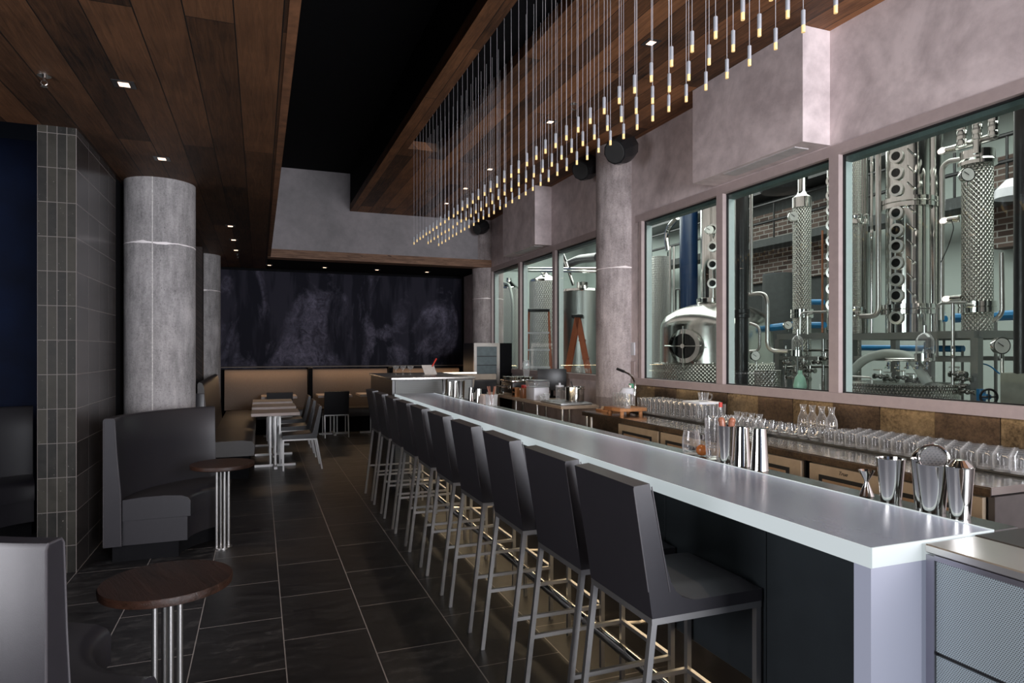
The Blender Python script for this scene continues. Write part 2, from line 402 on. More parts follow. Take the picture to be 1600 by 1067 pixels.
# chalk wall
t = NT('chalk_board'); c = t.coord(); x, y, z = t.sep(c)
n = t.noise(t.scale(c, (1, 1, .55)), 1.25, 7, .6, .9); n2 = t.noise(c, 7, 9, .75, 1.5); n3 = t.noise(t.scale(c, (3, 1, .5)), 1.1, 3)
m = t.math('MULTIPLY', t.ramp(n, [(.50, g3(0)), (.68, g3(1))]), t.ramp(n2, [(.35, g3(.1)), (.75, g3(1))]))
vert = t.math('MULTIPLY', t.ramp(n3, [(.45, g3(0)), (.55, g3(1))]), .08)
col = t.mix(t.math('ADD', m, vert), (.009, .009, .017), (.24, .22, .30))
t.setp(Base_Color=col, Roughness=.75, Specular_IOR_Level=.2); M['chalk'] = t.m
# brick of the hall
t = NT('hall_brick'); c = t.coord(); x, y, z = t.sep(c)
bk = t.add('ShaderNodeTexBrick', i_Vector=t.comb(t.math('ADD', x, y), z), i_Color1=(.05, .03, .025, 1), i_Color2=(.17, .12, .10, 1), i_Mortar=(.35, .34, .32, 1), i_Scale=1.0, i_Mortar_Size=.008, i_Brick_Width=.22, i_Row_Height=.075)
t.setp(Base_Color=bk.outputs['Color'], Roughness=.9); M['brick'] = t.m
M['quilt_tank'] = quilt('quilted_tank', .09, (.5, .5, .47), .3, .9, .8)
M['quilt_jacket'] = quilt('quilted_jacket', .05, (.5, .5, .46), .25, 1.0, .85)
M['quilt_column'] = quilt('quilted_column', .045, (.58, .58, .54), .24, .6, .15)
M['perf_near'] = perforated('perforated_cabinet', .0054, (.42, .50, .53), (.09, .105, .11), .25, .45)
M['perf_far'] = perforated('perforated_station', .012, (.16, .165, .16), (.04, .04, .035), .3, .5, 'xz')
M['perf_dark'] = perforated('perforated_dark', .03, (.05, .06, .08), (.005, .005, .005), .4, .5)

# ------------------------------------------------------------------ room shell
ZL, ZR, XW, YB = 3.12, 4.0, 4.07, 13.4
struct('floor', MB().box(-4.2, XW, -4.2, YB+.2, -.1, 0), M['floor'], smooth=0)
# wooden ceiling over the booths
struct('ceiling', MB().box(-4.2, .127, -4.2, 5.42, ZL, ZL+.14).box(-1.43, .127, 5.42, 13.4, ZL, ZL+.14), M['wood_ceiling'], smooth=0)
struct('trim_1', MB().box(.127, .175, -4.2, 11.7, ZL-.004, ZL+.16), M['wood_trim'], smooth=0)
struct('ceiling_void', MB().box(-4.2, 2.2, -4.2, 12.0, 4.66, 4.76), M['black'], smooth=0)
struct('wall_void_side', MB().box(.06, .12, -4.2, 11.75, ZL+.17, 4.66), M['black'], smooth=0)
# soffit over the bar: rim board, slot with black canopy, planked part
struct('trim_2', MB().box(1.486, 1.68, -4.2, 11.75, ZR, ZR+.12), M['wood_soffit'], smooth=0)
struct('ceiling_soffit', MB().box(2.05, XW, -4.2, 11.75, ZR, ZR+.12).box(1.68, 2.05, 7.85, 11.75, ZR, ZR+.12), M['wood_soffit'], smooth=0)
struct('ceiling_slot', MB().box(1.68, 2.05, -4.2, 7.85, ZR+.10, ZR+.16), M['black'], smooth=0)
struct('wall_soffit_side', MB().box(1.49, 1.53, -4.2, 11.75, ZR+.12, 4.66), M['black'], smooth=0)
# upper wall above the wooden beam, low ceiling behind it
struct('wall_back_upper', MB().box(.12, XW, 11.76, 11.9, ZL+.14, 4.66), M['plaster_grey'], smooth=0)
struct('ceiling_back', MB().box(.127, XW, 11.9, YB, ZL, ZL+.13), M['black'], smooth=0)
o = struct('trim_beam', MB().box(.13, XW, 11.62, 11.9, ZL-.01, ZL+.13), M['beam_wood'], smooth=0)
struct('wall_back', MB().box(-4.2, XW+.2, YB, YB+.15, 0, ZL+.12), M['black'], smooth=0)
o = MB().box(-.72, 4.02, YB-.03, YB-.002, 1.2, 3.07).build('chalk_panel', M['chalk'], smooth=0)
tag(o, 'wide dark blue-black chalk-smudged panel on the far wall above the benches', 'wall panel')
struct('trim_3', MB().box(-.72, XW, YB-.36, YB-.001, 1.235, 1.255), plain('ledge_brown', (.10, .07, .05), .5), smooth=0)
# left side walls
struct('wall_left', MB().box(-4.2, -4.05, -4.2, 7.8, 0, 4.2), M['black'], smooth=0)
struct('wall_left_far', MB().box(-1.75, -1.6, 7.5, YB, 0, ZL), M['black'], smooth=0)
struct('wall_blue', MB().box(-4.05, -1.70, 7.45, 7.6, 0, 3.55), M['blue_wall'], smooth=0)
struct('ceiling_alcove', MB().box(-4.2, -1.43, 5.42, 7.8, 3.9, 4.0), M['black'], smooth=0)
struct('wall_alcove_header', MB().box(-4.2, -1.43, 5.36, 5.42, ZL+.14, 3.9), M['black'], smooth=0)
struct('wall_alcove_side', MB().box(-1.50, -1.21, 6.76, 7.44, 0, 3.88), M['black'], smooth=0)
struct('wall_entrance_left', MB().box(-4.2, -2.3, -4.2, -4.05, 0, 4.7), M['plaster_grey'], smooth=0)
struct('wall_entrance_right', MB().box(-2.3, XW, -4.2, -4.05, 3.2, 4.7), M['plaster_grey'], smooth=0)
# tiled pillar
pier = struct('wall_tiled_pier', MB().box(-1.432, -1.204, 5.4, 6.75, 0, ZL), M['tile'], smooth=0)
MB().box(-1.2039, -1.2, 5.401, 6.75, 0, ZL).build('side_cladding', M['tile_side'], pier, smooth=0)
# concrete columns
def column(x, y, r, top, mat, label, seam=None):
    t = thing('concrete_column', label, 'column', (x, y, 0))
    MB().cyl((0, 0, 0), (0, 0, top), r, n=72).build('shaft', mat, t)
    if seam is not None:
        a = math.radians(seam)
        MB().box(r-.001, r+.005, -.004, .004, 0, top).spin(a).build('formwork_seam', plain('seam_line', (.62, .6, .58), .8, var=.3, vs=40), t, smooth=0)
    return t
column(-.87, 6.95, .30, ZL, M['conc'], 'thick round concrete column behind the curved booth, with a vertical seam', -95)
column(-.90, 11.9, .30, ZL, M['conc'], 'far left round concrete column standing beside the long bench')
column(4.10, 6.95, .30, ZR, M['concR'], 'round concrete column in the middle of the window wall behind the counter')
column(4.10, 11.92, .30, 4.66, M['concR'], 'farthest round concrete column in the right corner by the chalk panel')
o = MB().box(-1.25, -.80, 10.9, 11.1, 0, ZL).build('panel_post', wood_planks('post_slats', (.01, .006, .005), (.04, .025, .02), .05, 9), smooth=0)
tag(o, 'dark slatted wooden post just in front of the far left concrete column', 'post')

# ------------------------------------------------------------------ window wall
YS = {1: (2.35, 3.75), 2: (3.75, 5.07), 3: (5.07, 6.47), 4: (7.4, 8.81), 5: (8.81, 10.19), 6: (10.19, 11.62)}
ZB, ZT = 1.24, 3.03
wl = MB().box(XW, XW+.12, -4.2, 13.5, ZT+.08, 5.7).box(XW, XW+.12, -4.2, 13.5, -.1, ZB-.075)
wl.box(XW, XW+.12, -4.2, 2.25, ZB-.075, ZT+.08).box(XW, XW+.12, 6.52, 7.35, ZB-.075, ZT+.08).box(XW, XW+.12, 11.68, 13.5, ZB-.075, ZT+.08)
struct('wall_right', wl, M['plaster'], smooth=0)
struct('trim_4', MB().box(XW-.03, XW+.12, 2.25, 6.55, ZB-.075, ZB).box(XW-.03, XW+.12, 7.35, 11.68, ZB-.075, ZB), M['frame_paint'], smooth=0)
struct('trim_5', MB().box(XW-.012, XW+.12, 2.25, 6.55, ZT, ZT+.08).box(XW-.012, XW+.12, 7.35, 11.68, ZT, ZT+.08), M['frame_paint'], smooth=0)
for i, (y0, y1) in YS.items():
    fr = MB()
    m = .045
    fr.box(XW-.012, XW+.05, y0, y0+m, ZB, ZT).box(XW-.012, XW+.05, y1-m, y1, ZB, ZT)
    wobj = struct('window_%d' % i, fr, M['frame_paint'], smooth=0)
    MB().box(XW+.051, XW+.13, y0, y0+m-.002, ZB, ZT).box(XW+.051, XW+.13, y1-m+.002, y1, ZB, ZT).build('reveal', M['reveal'], wobj, smooth=0)
    MB().box(XW+.052, XW+.13, y0+m, y1-m, ZT-.045, ZT).build('head_reveal', plain('head_reveal_grey', (.10, .14, .135), .6), wobj, smooth=0)
    g = MB()
    for q in ((y0+m, y0+m+.012), (y1-m-.012, y1-m)): g.box(XW+.03, XW+.05, q[0], q[1], ZB, ZT)
    g.box(XW+.03, XW+.05, y0+m, y1-m, ZT-.012, ZT).box(XW+.03, XW+.05, y0+m, y1-m, ZB, ZB+.008)
    g.build('gasket', M['black_satin'], wobj, smooth=0)
    MB().box(XW+.036, XW+.042, y0+m, y1-m, ZB, ZT).build('pane', M['glass'], wobj, smooth=0)
# bulkhead boxes on the wall
for (y0, y1, lab) in ((3.794, 5.13, 'large mauve plaster bulkhead box on the window wall nearest the camera'), (8.91, 10.27, 'smaller-looking mauve plaster bulkhead box beyond the middle column')):
    t = thing('wall_bulkhead', lab, 'bulkhead', (0, 0, 0))
    MB().box(3.80, XW-.001, y0, y1, 3.125, ZR-.002).build('box', M['plaster'], t, smooth=0)
    MB().box(3.84, 3.98, y0+.12, y0+.95, 3.118, 3.126).build('air_slot', plain('diffuser_grey', (.45, .42, .42), .5), t, smooth=0)
o = MB().box(XW-.015, XW-.001, 6.57, 6.66, 1.50, 1.65, .004).build('switch_plate', M['white_plastic']); tag(o, 'pale wall switch plate between column and first big window', 'switch')
o = MB().box(XW-.013, XW-.001, 6.57, 6.67, 1.27, 1.43, .004).build('outlet_plate', M['frame_paint']); tag(o, 'mauve outlet cover below the pale switch plate', 'outlet')

# bronze backsplash behind the glasses
for k in range(11):
    y0 = 2.15+k*.4
    mt = M['bronze_dark'] if k % 2 else M['cabinet_b'] if 'cabinet_b' in M else M.setdefault('cabinet_b', bronze('bronze_panel_light', (.06, .042, .025), (.30, .22, .13)))
    o = struct('trim_%d' % (10+k), MB().box(XW-.018-.004*(k % 2), XW-.001, y0, y0+.396, .91, ZB-.077), mt, smooth=0)

# ------------------------------------------------------------------ ceiling fittings
def downlight(x, y, z, lab, grp, sz=.045):
    t = thing('downlight', lab, 'ceiling light', (x, y, z), 0, grp)
    MB().box(-sz*1.3, sz*1.3, -sz*1.3, sz*1.3, -.004, .0).build('trim_ring', M['black_satin'], t, smooth=0)
    MB().box(-sz*.62, sz*.62, -sz*.7, sz*.7, -.006, -.0045).build('lens', M['lens'], t, smooth=0)
    return t
for i, (x, y, nm) in enumerate(((-.74, 4.4, 'nearest square downlight in the dark plank ceiling'), (-.74, 6.0, 'square downlight just before the thick concrete column'), (-1.65, 9.6, 'downlight seen left of the thick concrete column'),
                  (-.34, 8.95, 'first of three small downlights beyond the thick column'), (-.34, 10.05, 'second of three small downlights beyond the thick column'), (-.34, 11.07, 'third of three small downlights beyond the thick column'))):
    if x > -1.4: downlight(x, y, ZL, nm, 'downlights in the plank ceiling')
for i, x in enumerate((.17, 1.15, 2.13, 3.12)):
    downlight(x, 12.8, ZL, ('leftmost', 'second from left', 'third from left', 'rightmost')[i]+' small downlight in front of the chalk panel', 'downlights by the far wall')
for i, y in enumerate((4.45, 6.38, 8.34, 9.46, 10.54)):
    downlight(2.9, y, ZR, ('first (nearest)', 'second', 'third', 'fourth', 'farthest')[i]+' square downlight in the plank soffit over the bar', 'downlights in the soffit')
for i, (x, y) in enumerate(((-.74, 4.4), (-.74, 6.0), (-.34, 8.95), (-.34, 10.05), (-.34, 11.07))): spot('booth_spot', (x, y, ZL-.02), 12 if y < 7 else 2.5, ang=62)
for i, x in enumerate((.17, 1.15, 2.13, 3.12)): spot('far_wall_spot', (x, 12.8, ZL-.02), 5, ang=60)
for i, y in enumerate((2.5, 4.45, 6.38, 8.34, 10.54)): spot('soffit_spot', (2.9, y, ZR-.02), 22, (1, .78, .6), ang=66)
def sprinkler(x, y, z, lab):
    m = MB().cyl((0, 0, 0), (0, 0, -.004), .035, n=20).cyl((0, 0, -.004), (0, 0, -.03), .009, n=10)
    m.tube([(-.012, 0, -.03), (-.016, 0, -.045), (0, 0, -.06)], .003, 6).tube([(.012, 0, -.03), (.016, 0, -.045), (0, 0, -.06)], .003, 6).cyl((0, 0, -.06), (0, 0, -.063), .018, n=14)
    tag(m.build('sprinkler_head', M['polish'], loc=(x, y, z)), lab, 'sprinkler')
p = at(69, 118, Z=ZL); sprinkler(p.x, p.y, ZL, 'chrome sprinkler head in the plank ceiling at upper left')
p = at(896, 162, Z=ZR); sprinkler(p.x, p.y, ZR, 'chrome sprinkler head in the soffit among the pendants')
p = at(371, 397, Z=ZL); sprinkler(p.x, p.y, ZL, 'sprinkler head just past the last small downlight')

# speakers
def speaker(u, v, X, lab, s=1.0):
    p = at(u, v, X=X); t = thing('wall_speaker', lab, 'speaker', p, math.radians(-25), 'black wall speakers')
    m = MB().lathe([(0, -.15*s), (.10*s, -.15*s), (.135*s, -.12*s), (.15*s, -.03*s), (.15*s, .05*s), (.125*s, .14*s), (0, .145*s)], 10, (0, 0, 0), Vector((-.55, -.72, -.42)))
    m.build('cabinet', M['black_satin'], t, smooth=20)
    MB().lathe([(0, .146*s), (.11*s, .146*s), (.105*s, .152*s), (0, .152*s)], 24, (0, 0, 0), Vector((-.55, -.72, -.42))).build('grille', plain('speaker_grille', (.02, .02, .02), .8), t)
    MB().box(.0, .04*s, .06*s, .34*s, -.02*s, .02*s).build('bracket', M['black'], t)
speaker(971, 233, 3.62, 'black speaker hanging in front of the middle column top', 1.05)
speaker(916, 262, 3.80, 'black speaker on the wall just past the middle column', 1.0)
speaker(752, 355, 3.80, 'small black speaker at the far corner of the window wall', .85)

# ------------------------------------------------------------------ pendants
ZP = 2.83
def pendant(x, y, lab, grp):
    t = thing('tube_pendant', lab, 'pendant light', (x, y, ZP), 0, grp)
    MB().cyl((0, 0, .088), (0, 0, ZR+.099-ZP), .0012, n=5).build('wire', M['wire'], t)
    MB().lathe([(0, .092), (.004, .092), (.0085, .088), (.0085, .028), (0, .028)], 12).build('tube', M['white_metal'], t)
    MB().lathe([(0, .0), (.0075, .0), (.0075, .028), (0, .028)], 12).build('tip', M['amber'], t)
    return t
p0 = None
for r, (x, ph, nm) in enumerate(((1.73, 0, 'row nearest the stools'), (1.88, .077, 'middle row'), (2.035, 0, 'row nearest the windows'))):
    for k in range(-3, 39 if r != 1 else 38):
        y = 1.873+.1545*k+ph
        lab = 'slim silver tube pendant with glowing amber tip, hanging in the '+nm
        grp = 'tube pendants, '+nm
        if p0 is None: p0 = pendant(x, y, lab, grp)
        else: dup(p0, (x+random.uniform(-.003, .003), y+random.uniform(-.004, .004), ZP+random.uniform(-.006, .006)), None, lab, grp)

# ------------------------------------------------------------------ bar counter
Y0, Y1 = 1.19, 7.3
bar = thing('bar_counter', 'long bar with pale frosted top, white end panel and dark front', 'bar counter', (0, 0, 0))
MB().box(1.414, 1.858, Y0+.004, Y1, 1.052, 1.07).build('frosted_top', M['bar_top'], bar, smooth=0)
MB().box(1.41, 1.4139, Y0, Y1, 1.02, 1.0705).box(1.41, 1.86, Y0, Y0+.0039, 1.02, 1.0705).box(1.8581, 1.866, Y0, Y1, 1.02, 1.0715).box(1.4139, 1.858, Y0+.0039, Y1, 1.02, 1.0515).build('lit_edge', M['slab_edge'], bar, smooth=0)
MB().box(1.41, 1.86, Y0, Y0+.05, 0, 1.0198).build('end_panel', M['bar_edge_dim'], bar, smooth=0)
ys = [Y0+.05]+[1.76+.59*k for k in range(10)]+[Y1]
for a, b in zip(ys, ys[1:]):
    if b-a > .05: MB().box(1.60, 1.86, a+.002, b-.002, .41, 1.019, .004, 1).build('front_panel', M['bar_panel'], bar)
MB().box(1.82, 1.86, Y0+.05, Y1, .0, .41).build('kick_plate', M['kick'], bar, smooth=0)
MB().box(1.69, 1.71, Y0+.1, Y1-.05, .403, .409).build('foot_led', M['led_warm'], bar, smooth=0)
MB().box(1.8665, 1.97, Y0, Y1, 1.02, 1.068, .003, 1).build('service_ledge', steel('ledge_steel', (.20, .22, .22), .25), bar)
MB().box(1.87, 1.95, Y0+.05, Y1, .0, 1.02).build('rear_panel', M['steel'], bar, smooth=0)
fr = thing('foot_rail', 'round polished steel foot rail running along the bar below the stools', 'foot rail', (0, 0, 0))
MB().cyl((1.535, Y0+.15, .2), (1.535, Y1-.1, .2), .026, n=20).build('rail', M['polish'], fr)
for y in (1.6, 2.9, 4.2, 5.5, 6.8):
    MB().cyl((1.55, y, .19), (1.82, y, .16), .012, n=10).cyl((1.535, y-.03, .2), (1.535, y+.03, .2), .031, n=20).build('bracket', M['steel'], fr)
# underbar equipment
for k, (a, b, lab) in enumerate(((2.3, 3.5, 'steel underbar sink unit nearest the camera'), (3.52, 4.9, 'middle steel underbar drainboard'), (4.92, 6.6, 'far steel underbar drainboard with black ribbed mats'))):
    t = thing('underbar_unit', lab, 'sink unit', (0, 0, 0))
    MB().box(1.975, 2.50, a, b, .25, .90).build('body', M['steel'], t, smooth=0)
    m = MB()
    for j in range(int((b-a-.1)/.05)): m.box(2.02, 2.48, a+.06+j*.05, a+.08+j*.05, .901, .912)
    m.build('ribbed_mat', M['black_satin'], t, smooth=0)
    m = MB()
    for q in ((2.0, a+.05), (2.46, a+.05), (2.0, b-.05), (2.46, b-.05)): m.cyl((q[0], q[1], 0), (q[0], q[1], .25), .018, n=8)
    m.build('feet', M['steel'], t)

# ------------------------------------------------------------------ bar stools
def bar_stool(lab):
    t = thing('bar_stool', lab, 'bar stool', (0, 0, 0), 0, 'charcoal bar stools along the bar')
    W = .205
    # backrest: side profile swept across the width with soft edges
    def pad(prof, w, bev, name):
        m = MB().prism(prof, 'y', -w, w)
        es = [e for e in m.bm.edges if e.calc_face_angle(0) > .5]
        bmesh.ops.bevel(m.bm, geom=es, offset=bev, segments=3, affect='EDGES', profile=.5)
        return m.build(name, M['leather'], t, smooth=50)
    b = pad([(-.222, .712), (-.235, .80), (-.290, 1.135), (-.232, 1.14), (-.168, .87), (-.152, .82), (-.134, .79), (-.11, .768), (-.07, .754), (-.05, .751), (-.05, .712)], W, .011, 'backrest')
    s = MB()
    nx, ny = 10, 8
    def top(x, y):
        fx = min(1, (x+.15)/.03+.5) if x < -.12 else 1
        e = min((.213-x)/.05, (W-abs(y))/.05, 1); e = max(0, e)
        return .752+.026*math.sin(e*PI/2)
    gv = [[s.bm.verts.new((-.16+.372*i/nx, -W+2*W*j/ny, top(-.16+.372*i/nx, -W+2*W*j/ny))) for j in range(ny+1)] for i in range(nx+1)]
    gb = [[s.bm.verts.new((-.16+.372*i/nx, -W+2*W*j/ny, .712)) for j in range(ny+1)] for i in range(nx+1)]
    for g in (gv, gb):
        for i in range(nx):
            for j in range(ny): s.bm.faces.new((g[i][j], g[i+1][j], g[i+1][j+1], g[i][j+1]))
    for i in range(nx):
        for j in (0, ny): s.bm.faces.new((gv[i][j], gv[i+1][j], gb[i+1][j], gb[i][j]))
    for j in range(ny):
        for i in (0, nx): s.bm.faces.new((gv[i][j], gv[i][j+1], gb[i][j+1], gb[i][j]))
    s.build('seat', M['leather'], t, smooth=50)
    m = MB()
    for y in (-W, W-.004): m.box(-.234, -.226, y, y+.004, .73, .80)
    MB().tube([(-.237, -W-.001, .80), (-.291, -W-.001, 1.13)], .0022, 5).tube([(-.158, -W-.001, .79), (-.225, -W-.001, 1.13)], .0022, 5).build('piping', M['leather_seam'], b)
    m.bm.free()
    f = .011
    MB().box(-.222, .212, -W+.002, -W+.024, .69, .711).box(-.222, .212, W-.024, W-.002, .69, .711).box(-.222, -.2, -W+.024, W-.024, .69, .711).box(.19, .212, -W+.024, W-.024, .69, .711).build('seat_frame', M['steel_leg'], t, smooth=0)
    for y in (-W+.013, W-.013):
        MB().bar((-.211, y, .70), (-.295, y, 0), .02).build('leg', M['steel_leg'], t, smooth=0)
        MB().bar((.201, y, .69), (.201, y, 0), .02).build('leg', M['steel_leg'], t, smooth=0)
        MB().bar((-.25, y, .30), (.201, y, .30), .017).build('stretcher', M['steel_leg'], t, smooth=0)
    MB().bar((.201, -W+.02, .30), (.201, W-.02, .30), .017).build('footrest', M['steel_leg'], t, smooth=0)
    return t
sy = [1.765, 2.26, 2.84, 3.45, 4.04, 4.61, 5.16, 5.69, 6.27, 6.84]
names = ['nearest charcoal leather bar stool, whole seat and side visible beside the dark bar front'] + \
    ['charcoal leather bar stool, %s counting from the camera end of the bar' % q for q in ('second', 'third', 'fourth', 'fifth', 'sixth', 'seventh', 'eighth', 'ninth')] + ['farthest charcoal leather bar stool, at the dark service station']
st = None
for i, y in enumerate(sy):
    loc = (1.377, y+.205, 0); rz = math.radians((0, .6, -.8, .5, 0, -.6, .8, 0, .5, 1)[i])
    if st is None: st = bar_stool(names[0]); st.location = loc
    else: dup(st, loc, rz, names[i])

# ------------------------------------------------------------------ dining chairs and tables
def dining_chair(lab):
    t = thing('dining_chair', lab, 'chair', (0, 0, 0), 0, 'black dining chairs')
    W = .215
    m = MB().prism([(-.20, .405), (-.215, .47), (-.27, .82), (-.235, .83), (-.155, .50), (-.14, .47), (.22, .455), (.225, .405)], 'y', -W, W)
    es = [e for e in m.bm.edges if e.calc_face_angle(0) > .5]
    bmesh.ops.bevel(m.bm, geom=es, offset=.008, segments=2, affect='EDGES')
    m.build('seat_shell', M['leather'], t, smooth=50)
    MB().box(-.21, .22, -W+.002, -W+.02, .387, .404).box(-.21, .22, W-.02, W-.002, .387, .404).box(.20, .22, -W+.02, W-.02, .387, .404).box(-.21, -.19, -W+.02, W-.02, .387, .404).build('seat_frame', M['steel_leg'], t, smooth=0)
    for y in (-W+.011, W-.011):
        MB().bar((-.20, y, .39), (-.27, y, 0), .018).build('leg', M['steel_leg'], t, smooth=0)
        MB().bar((.211, y, .39), (.211, y, 0), .018).build('leg', M['steel_leg'], t, smooth=0)
    return t
def dining_table(lab):
    t = thing('dining_table', lab, 'table', (0, 0, 0), 0, 'square pale wood dining tables')
    MB().box(-.3, .3, -.3, .3, .70, .74, .003, 1).build('table_top', M['table_pale'], t)
    MB().box(-.17, .17, -.17, .17, .693, .70).build('top_plate', M['steel_leg'], t, smooth=0)
    for x, y in ((-.06, 0), (.06, 0), (0, -.06), (0, .06)): MB().bar((x, y, .03), (x, y, .693), .022).build('leg', M['steel_leg'], t, smooth=0)
    MB().box(-.26, .26, -.02, .02, 0, .03).box(-.02, .02, -.26, .26, 0, .0298).build('cross_base', M['steel_leg'], t, smooth=0)
    return t
T0 = C0 = None
tabs = [((.2, 9.37), 'nearest', 0), ((.2, 10.37), 'middle', 0), ((.2, 11.37), 'rearmost', 0)]
for (x, y), nm, r in tabs:
    lab = nm+' of the three square pale tables beside the long left bench'
    if T0 is None: T0 = dining_table(lab); T0.location = (x, y, 0)
    else: dup(T0, (x, y, 0), 0, lab)
    lab = 'black dining chair at the '+nm+' of the tables along the left bench'
    if C0 is None: C0 = dining_chair(lab); C0.location = (.50, y-.23, 0); C0.rotation_euler = (0, 0, PI)
    else: dup(C0, (.50, y-.235, 0), PI, lab)
for x, nm in ((.33, 'left'), (1.29, 'middle'), (2.03, 'right')):
    dup(T0, (x, 12.55, 0), 0, nm+' one of the square tables pushed to the far wall bench')
    if nm != 'right': dup(C0, (x, 12.27, 0), PI/2, 'black dining chair seen from behind at the '+nm+' far wall table')
o = MB().tube([(0, 0, 0), (.02, 0, .02), (.05, .01, .01)], .006, 6).box(-.03, .02, -.01, .01, -.02, .0).build('small_bottle_opener', M['black_satin'], loc=(.52, 12.4, .765)); tag(o, 'small dark object lying on the left far wall table', 'utensil')

# round tables by the booths
def round_table(x, y, lab):
    t = thing('round_table', lab, 'table', (x, y, 0), math.radians(20), 'round dark wood cocktail tables')
    MB().lathe([(0, .635), (.225, .635), (.234, .639), (.236, .66), (.232, .668), (0, .668)], 64).build('table_top', M['table_wood'], t)
    for a, b in ((-.045, 0), (.045, 0), (0, -.045), (0, .045)): MB().cyl((a, b, .01), (a, b, .635), .0115, n=14).build('leg', M['steel_leg'], t)
    MB().lathe([(0, 0), (.07, 0), (.07, .008), (0, .01)], 32).build('floor_plate', M['steel'], t)
round_table(-.335, 2.87, 'nearer round dark wood table on four steel rods, front left')
round_table(-.27, 5.66, 'farther round dark wood table in front of the curved booth')

# ------------------------------------------------------------------ booths
def booth(cx, cy, a0, a1, lab, rz=0):
    t = thing('curved_booth', lab, 'booth', (cx, cy, 0), rz, 'curved charcoal booths')
    n = 40
    MB().arc([(.46, .0), (.90, .0), (.90, .115), (.46, .115)], a0+2, a1-2, n).build('plinth', M['black'], t)
    MB().arc([(.40, .12), (.83, .12), (.83, .30), (.40, .30)], a0+.5, a1-.5, n).build('seat_base', M['leather'], t)
    MB().arc([(.378, .302), (.83, .302), (.83, .455), (.70, .468), (.55, .47), (.44, .462), (.395, .445), (.378, .42)], a0, a1, n).build('seat_cushion', M['leather'], t, smooth=50)
    bp = MB().arc([(.832, .12), (.95, .12), (.95, 1.045), (.94, 1.06), (.885, 1.06), (.873, 1.045), (.86, .80), (.835, .5)], a0-.7, a1+.7, n)
    b = bp.build('backrest', M['leather'], t, smooth=50)
    for q in (a0-.75, a1+.75):
        a = math.radians(q)
        MB().tube([Vector((r*math.cos(a), r*math.sin(a), z)) for r, z in ((.838, .13), (.842, .5), (.866, .8), (.878, 1.045), (.888, 1.058), (.94, 1.058), (.948, 1.045), (.948, .13))], .0035, 6).build('piping', M['leather_seam'], b)
    return t
booth(-.11, 5.52, 108, 180, 'curved charcoal leather booth in front of the concrete column')
booth(-.20, 2.90, 160, 250, 'charcoal booth cut off at the lower left corner of the photo')
booth(-1.64, 6.20, 108, 172, 'booth glimpsed at the left edge beyond the tiled pier')

# long bench at left and bench along the far wall
t = thing('long_bench', 'long charcoal bench running along the left side past the columns', 'bench', (0, 0, 0))
MB().box(-.50, -.12, 8.6, 12.8, 0, .28).build('bench_base', M['black'], t, smooth=0)
yy = [8.5, 9.95, 11.4, 12.83]
for a, b in zip(yy, yy[1:]):
    MB().prism([(-.56, .285), (-.06, .285), (-.05, .40), (-.08, .455), (-.2, .475), (-.45, .47), (-.56, .46)], 'y', a+.002, b-.002).build('seat_cushion', M['bench_leather'], t, smooth=60)
for a, b in ((8.52, 9.95), (9.95, 11.5)):
    MB().prism([(-.68, .12), (-.56, .12), (-.56, .5), (-.61, 1.12), (-.63, 1.17), (-.665, 1.18), (-.68, 1.16)], 'y', a+.004, b-.004).build('back_cushion', M['bench_leather'], t, smooth=60)
MB().box(-.70, -.60, 8.47, 8.515, 0, 1.05, .006).build('end_panel', M['leather'], t)
t = thing('far_wall_bench', 'upholstered bench along the far wall lit from under the chalk panel', 'bench', (0, 0, 0))
MB().box(-.1, 3.9, 12.92, 13.36, 0, .28).build('bench_base', M['black'], t, smooth=0)
MB().prism([(12.86, .285), (13.2, .285), (13.2, .47), (12.95, .47), (12.87, .45), (12.85, .40)], 'x', -.04, 3.9).build('seat_cushion', M['bench_leather'], t)
for a, b in ((-.6, .86), (.96, 2.4), (2.5, 3.9)):
    MB().prism([(13.12, .45), (13.36, .45), (13.36, 1.20), (13.21, 1.20), (13.19, 1.19)], 'x', a, b).build('back_cushion', plain('back_fabric', (.16, .12, .095), .75, var=.1, vs=60), t)
for a in (.87, 2.41): MB().box(a, a+.08, 13.06, 13.36, .45, 1.22).build('divider_fin', M['black'], t, smooth=0)

# ------------------------------------------------------------------ service station at the far end of the bar
t = thing('service_station', 'tall perforated-metal service station at the far end of the bar', 'service station', (0, 0, 0))
MB().box(1.40, 2.35, 7.38, 8.9, 0, 1.22).build('body', M['black_satin'], t, smooth=0)
MB().box(1.43, 2.33, 7.36, 7.379, .0, 1.215).build('perforated_front', M['perf_far'], t, smooth=0)
MB().box(1.38, 2.37, 7.34, 8.92, 1.22, 1.25, .004).build('station_top', M['steel'], t)
MB().box(1.55, 2.9, 8.921, 8.94, 1.225, 1.245).build('light_strip', M['led_soft'], t, smooth=0)
o = MB().box(2.38, 3.2, 8.93, 9.0, .0, 1.215).build('station_screen', plain('screen_panel', (.25, .2, .15), .5)); tag(o, 'tan low screen behind the far service station', 'screen')
p = Vector((1.72, 8.3, 1.25))
for k, q in enumerate(((-.10, 0), (0, .05), (.08, -.03))):
    m = MB().lathe([(0, .0), (.03, .0), (.004, .006), (.004, .055), (.035, .08), (.04, .11), (.036, .11), (.03, .082), (0, .06)], 16)
    tag(m.build('coupe_glass', M['glassware'], loc=p+Vector((q[0], q[1], 0))), 'small stemmed glass on top of the far service station', 'glass', 'stemmed glasses on the service station')
t = thing('menu_clipboard', 'tilted pale menu card with red handle on the service station', 'menu', (2.05, 8.2, 1.25), .3)
MB().box(-.09, .09, -.004, .004, 0, .14).spin(-.6, 'X').build('card', plain('card', (.5, .47, .45), .6), t)
MB().cyl((.05, .05, .10), (.12, .06, .20), .01, n=8).build('red_handle', M['red_plastic'], t)

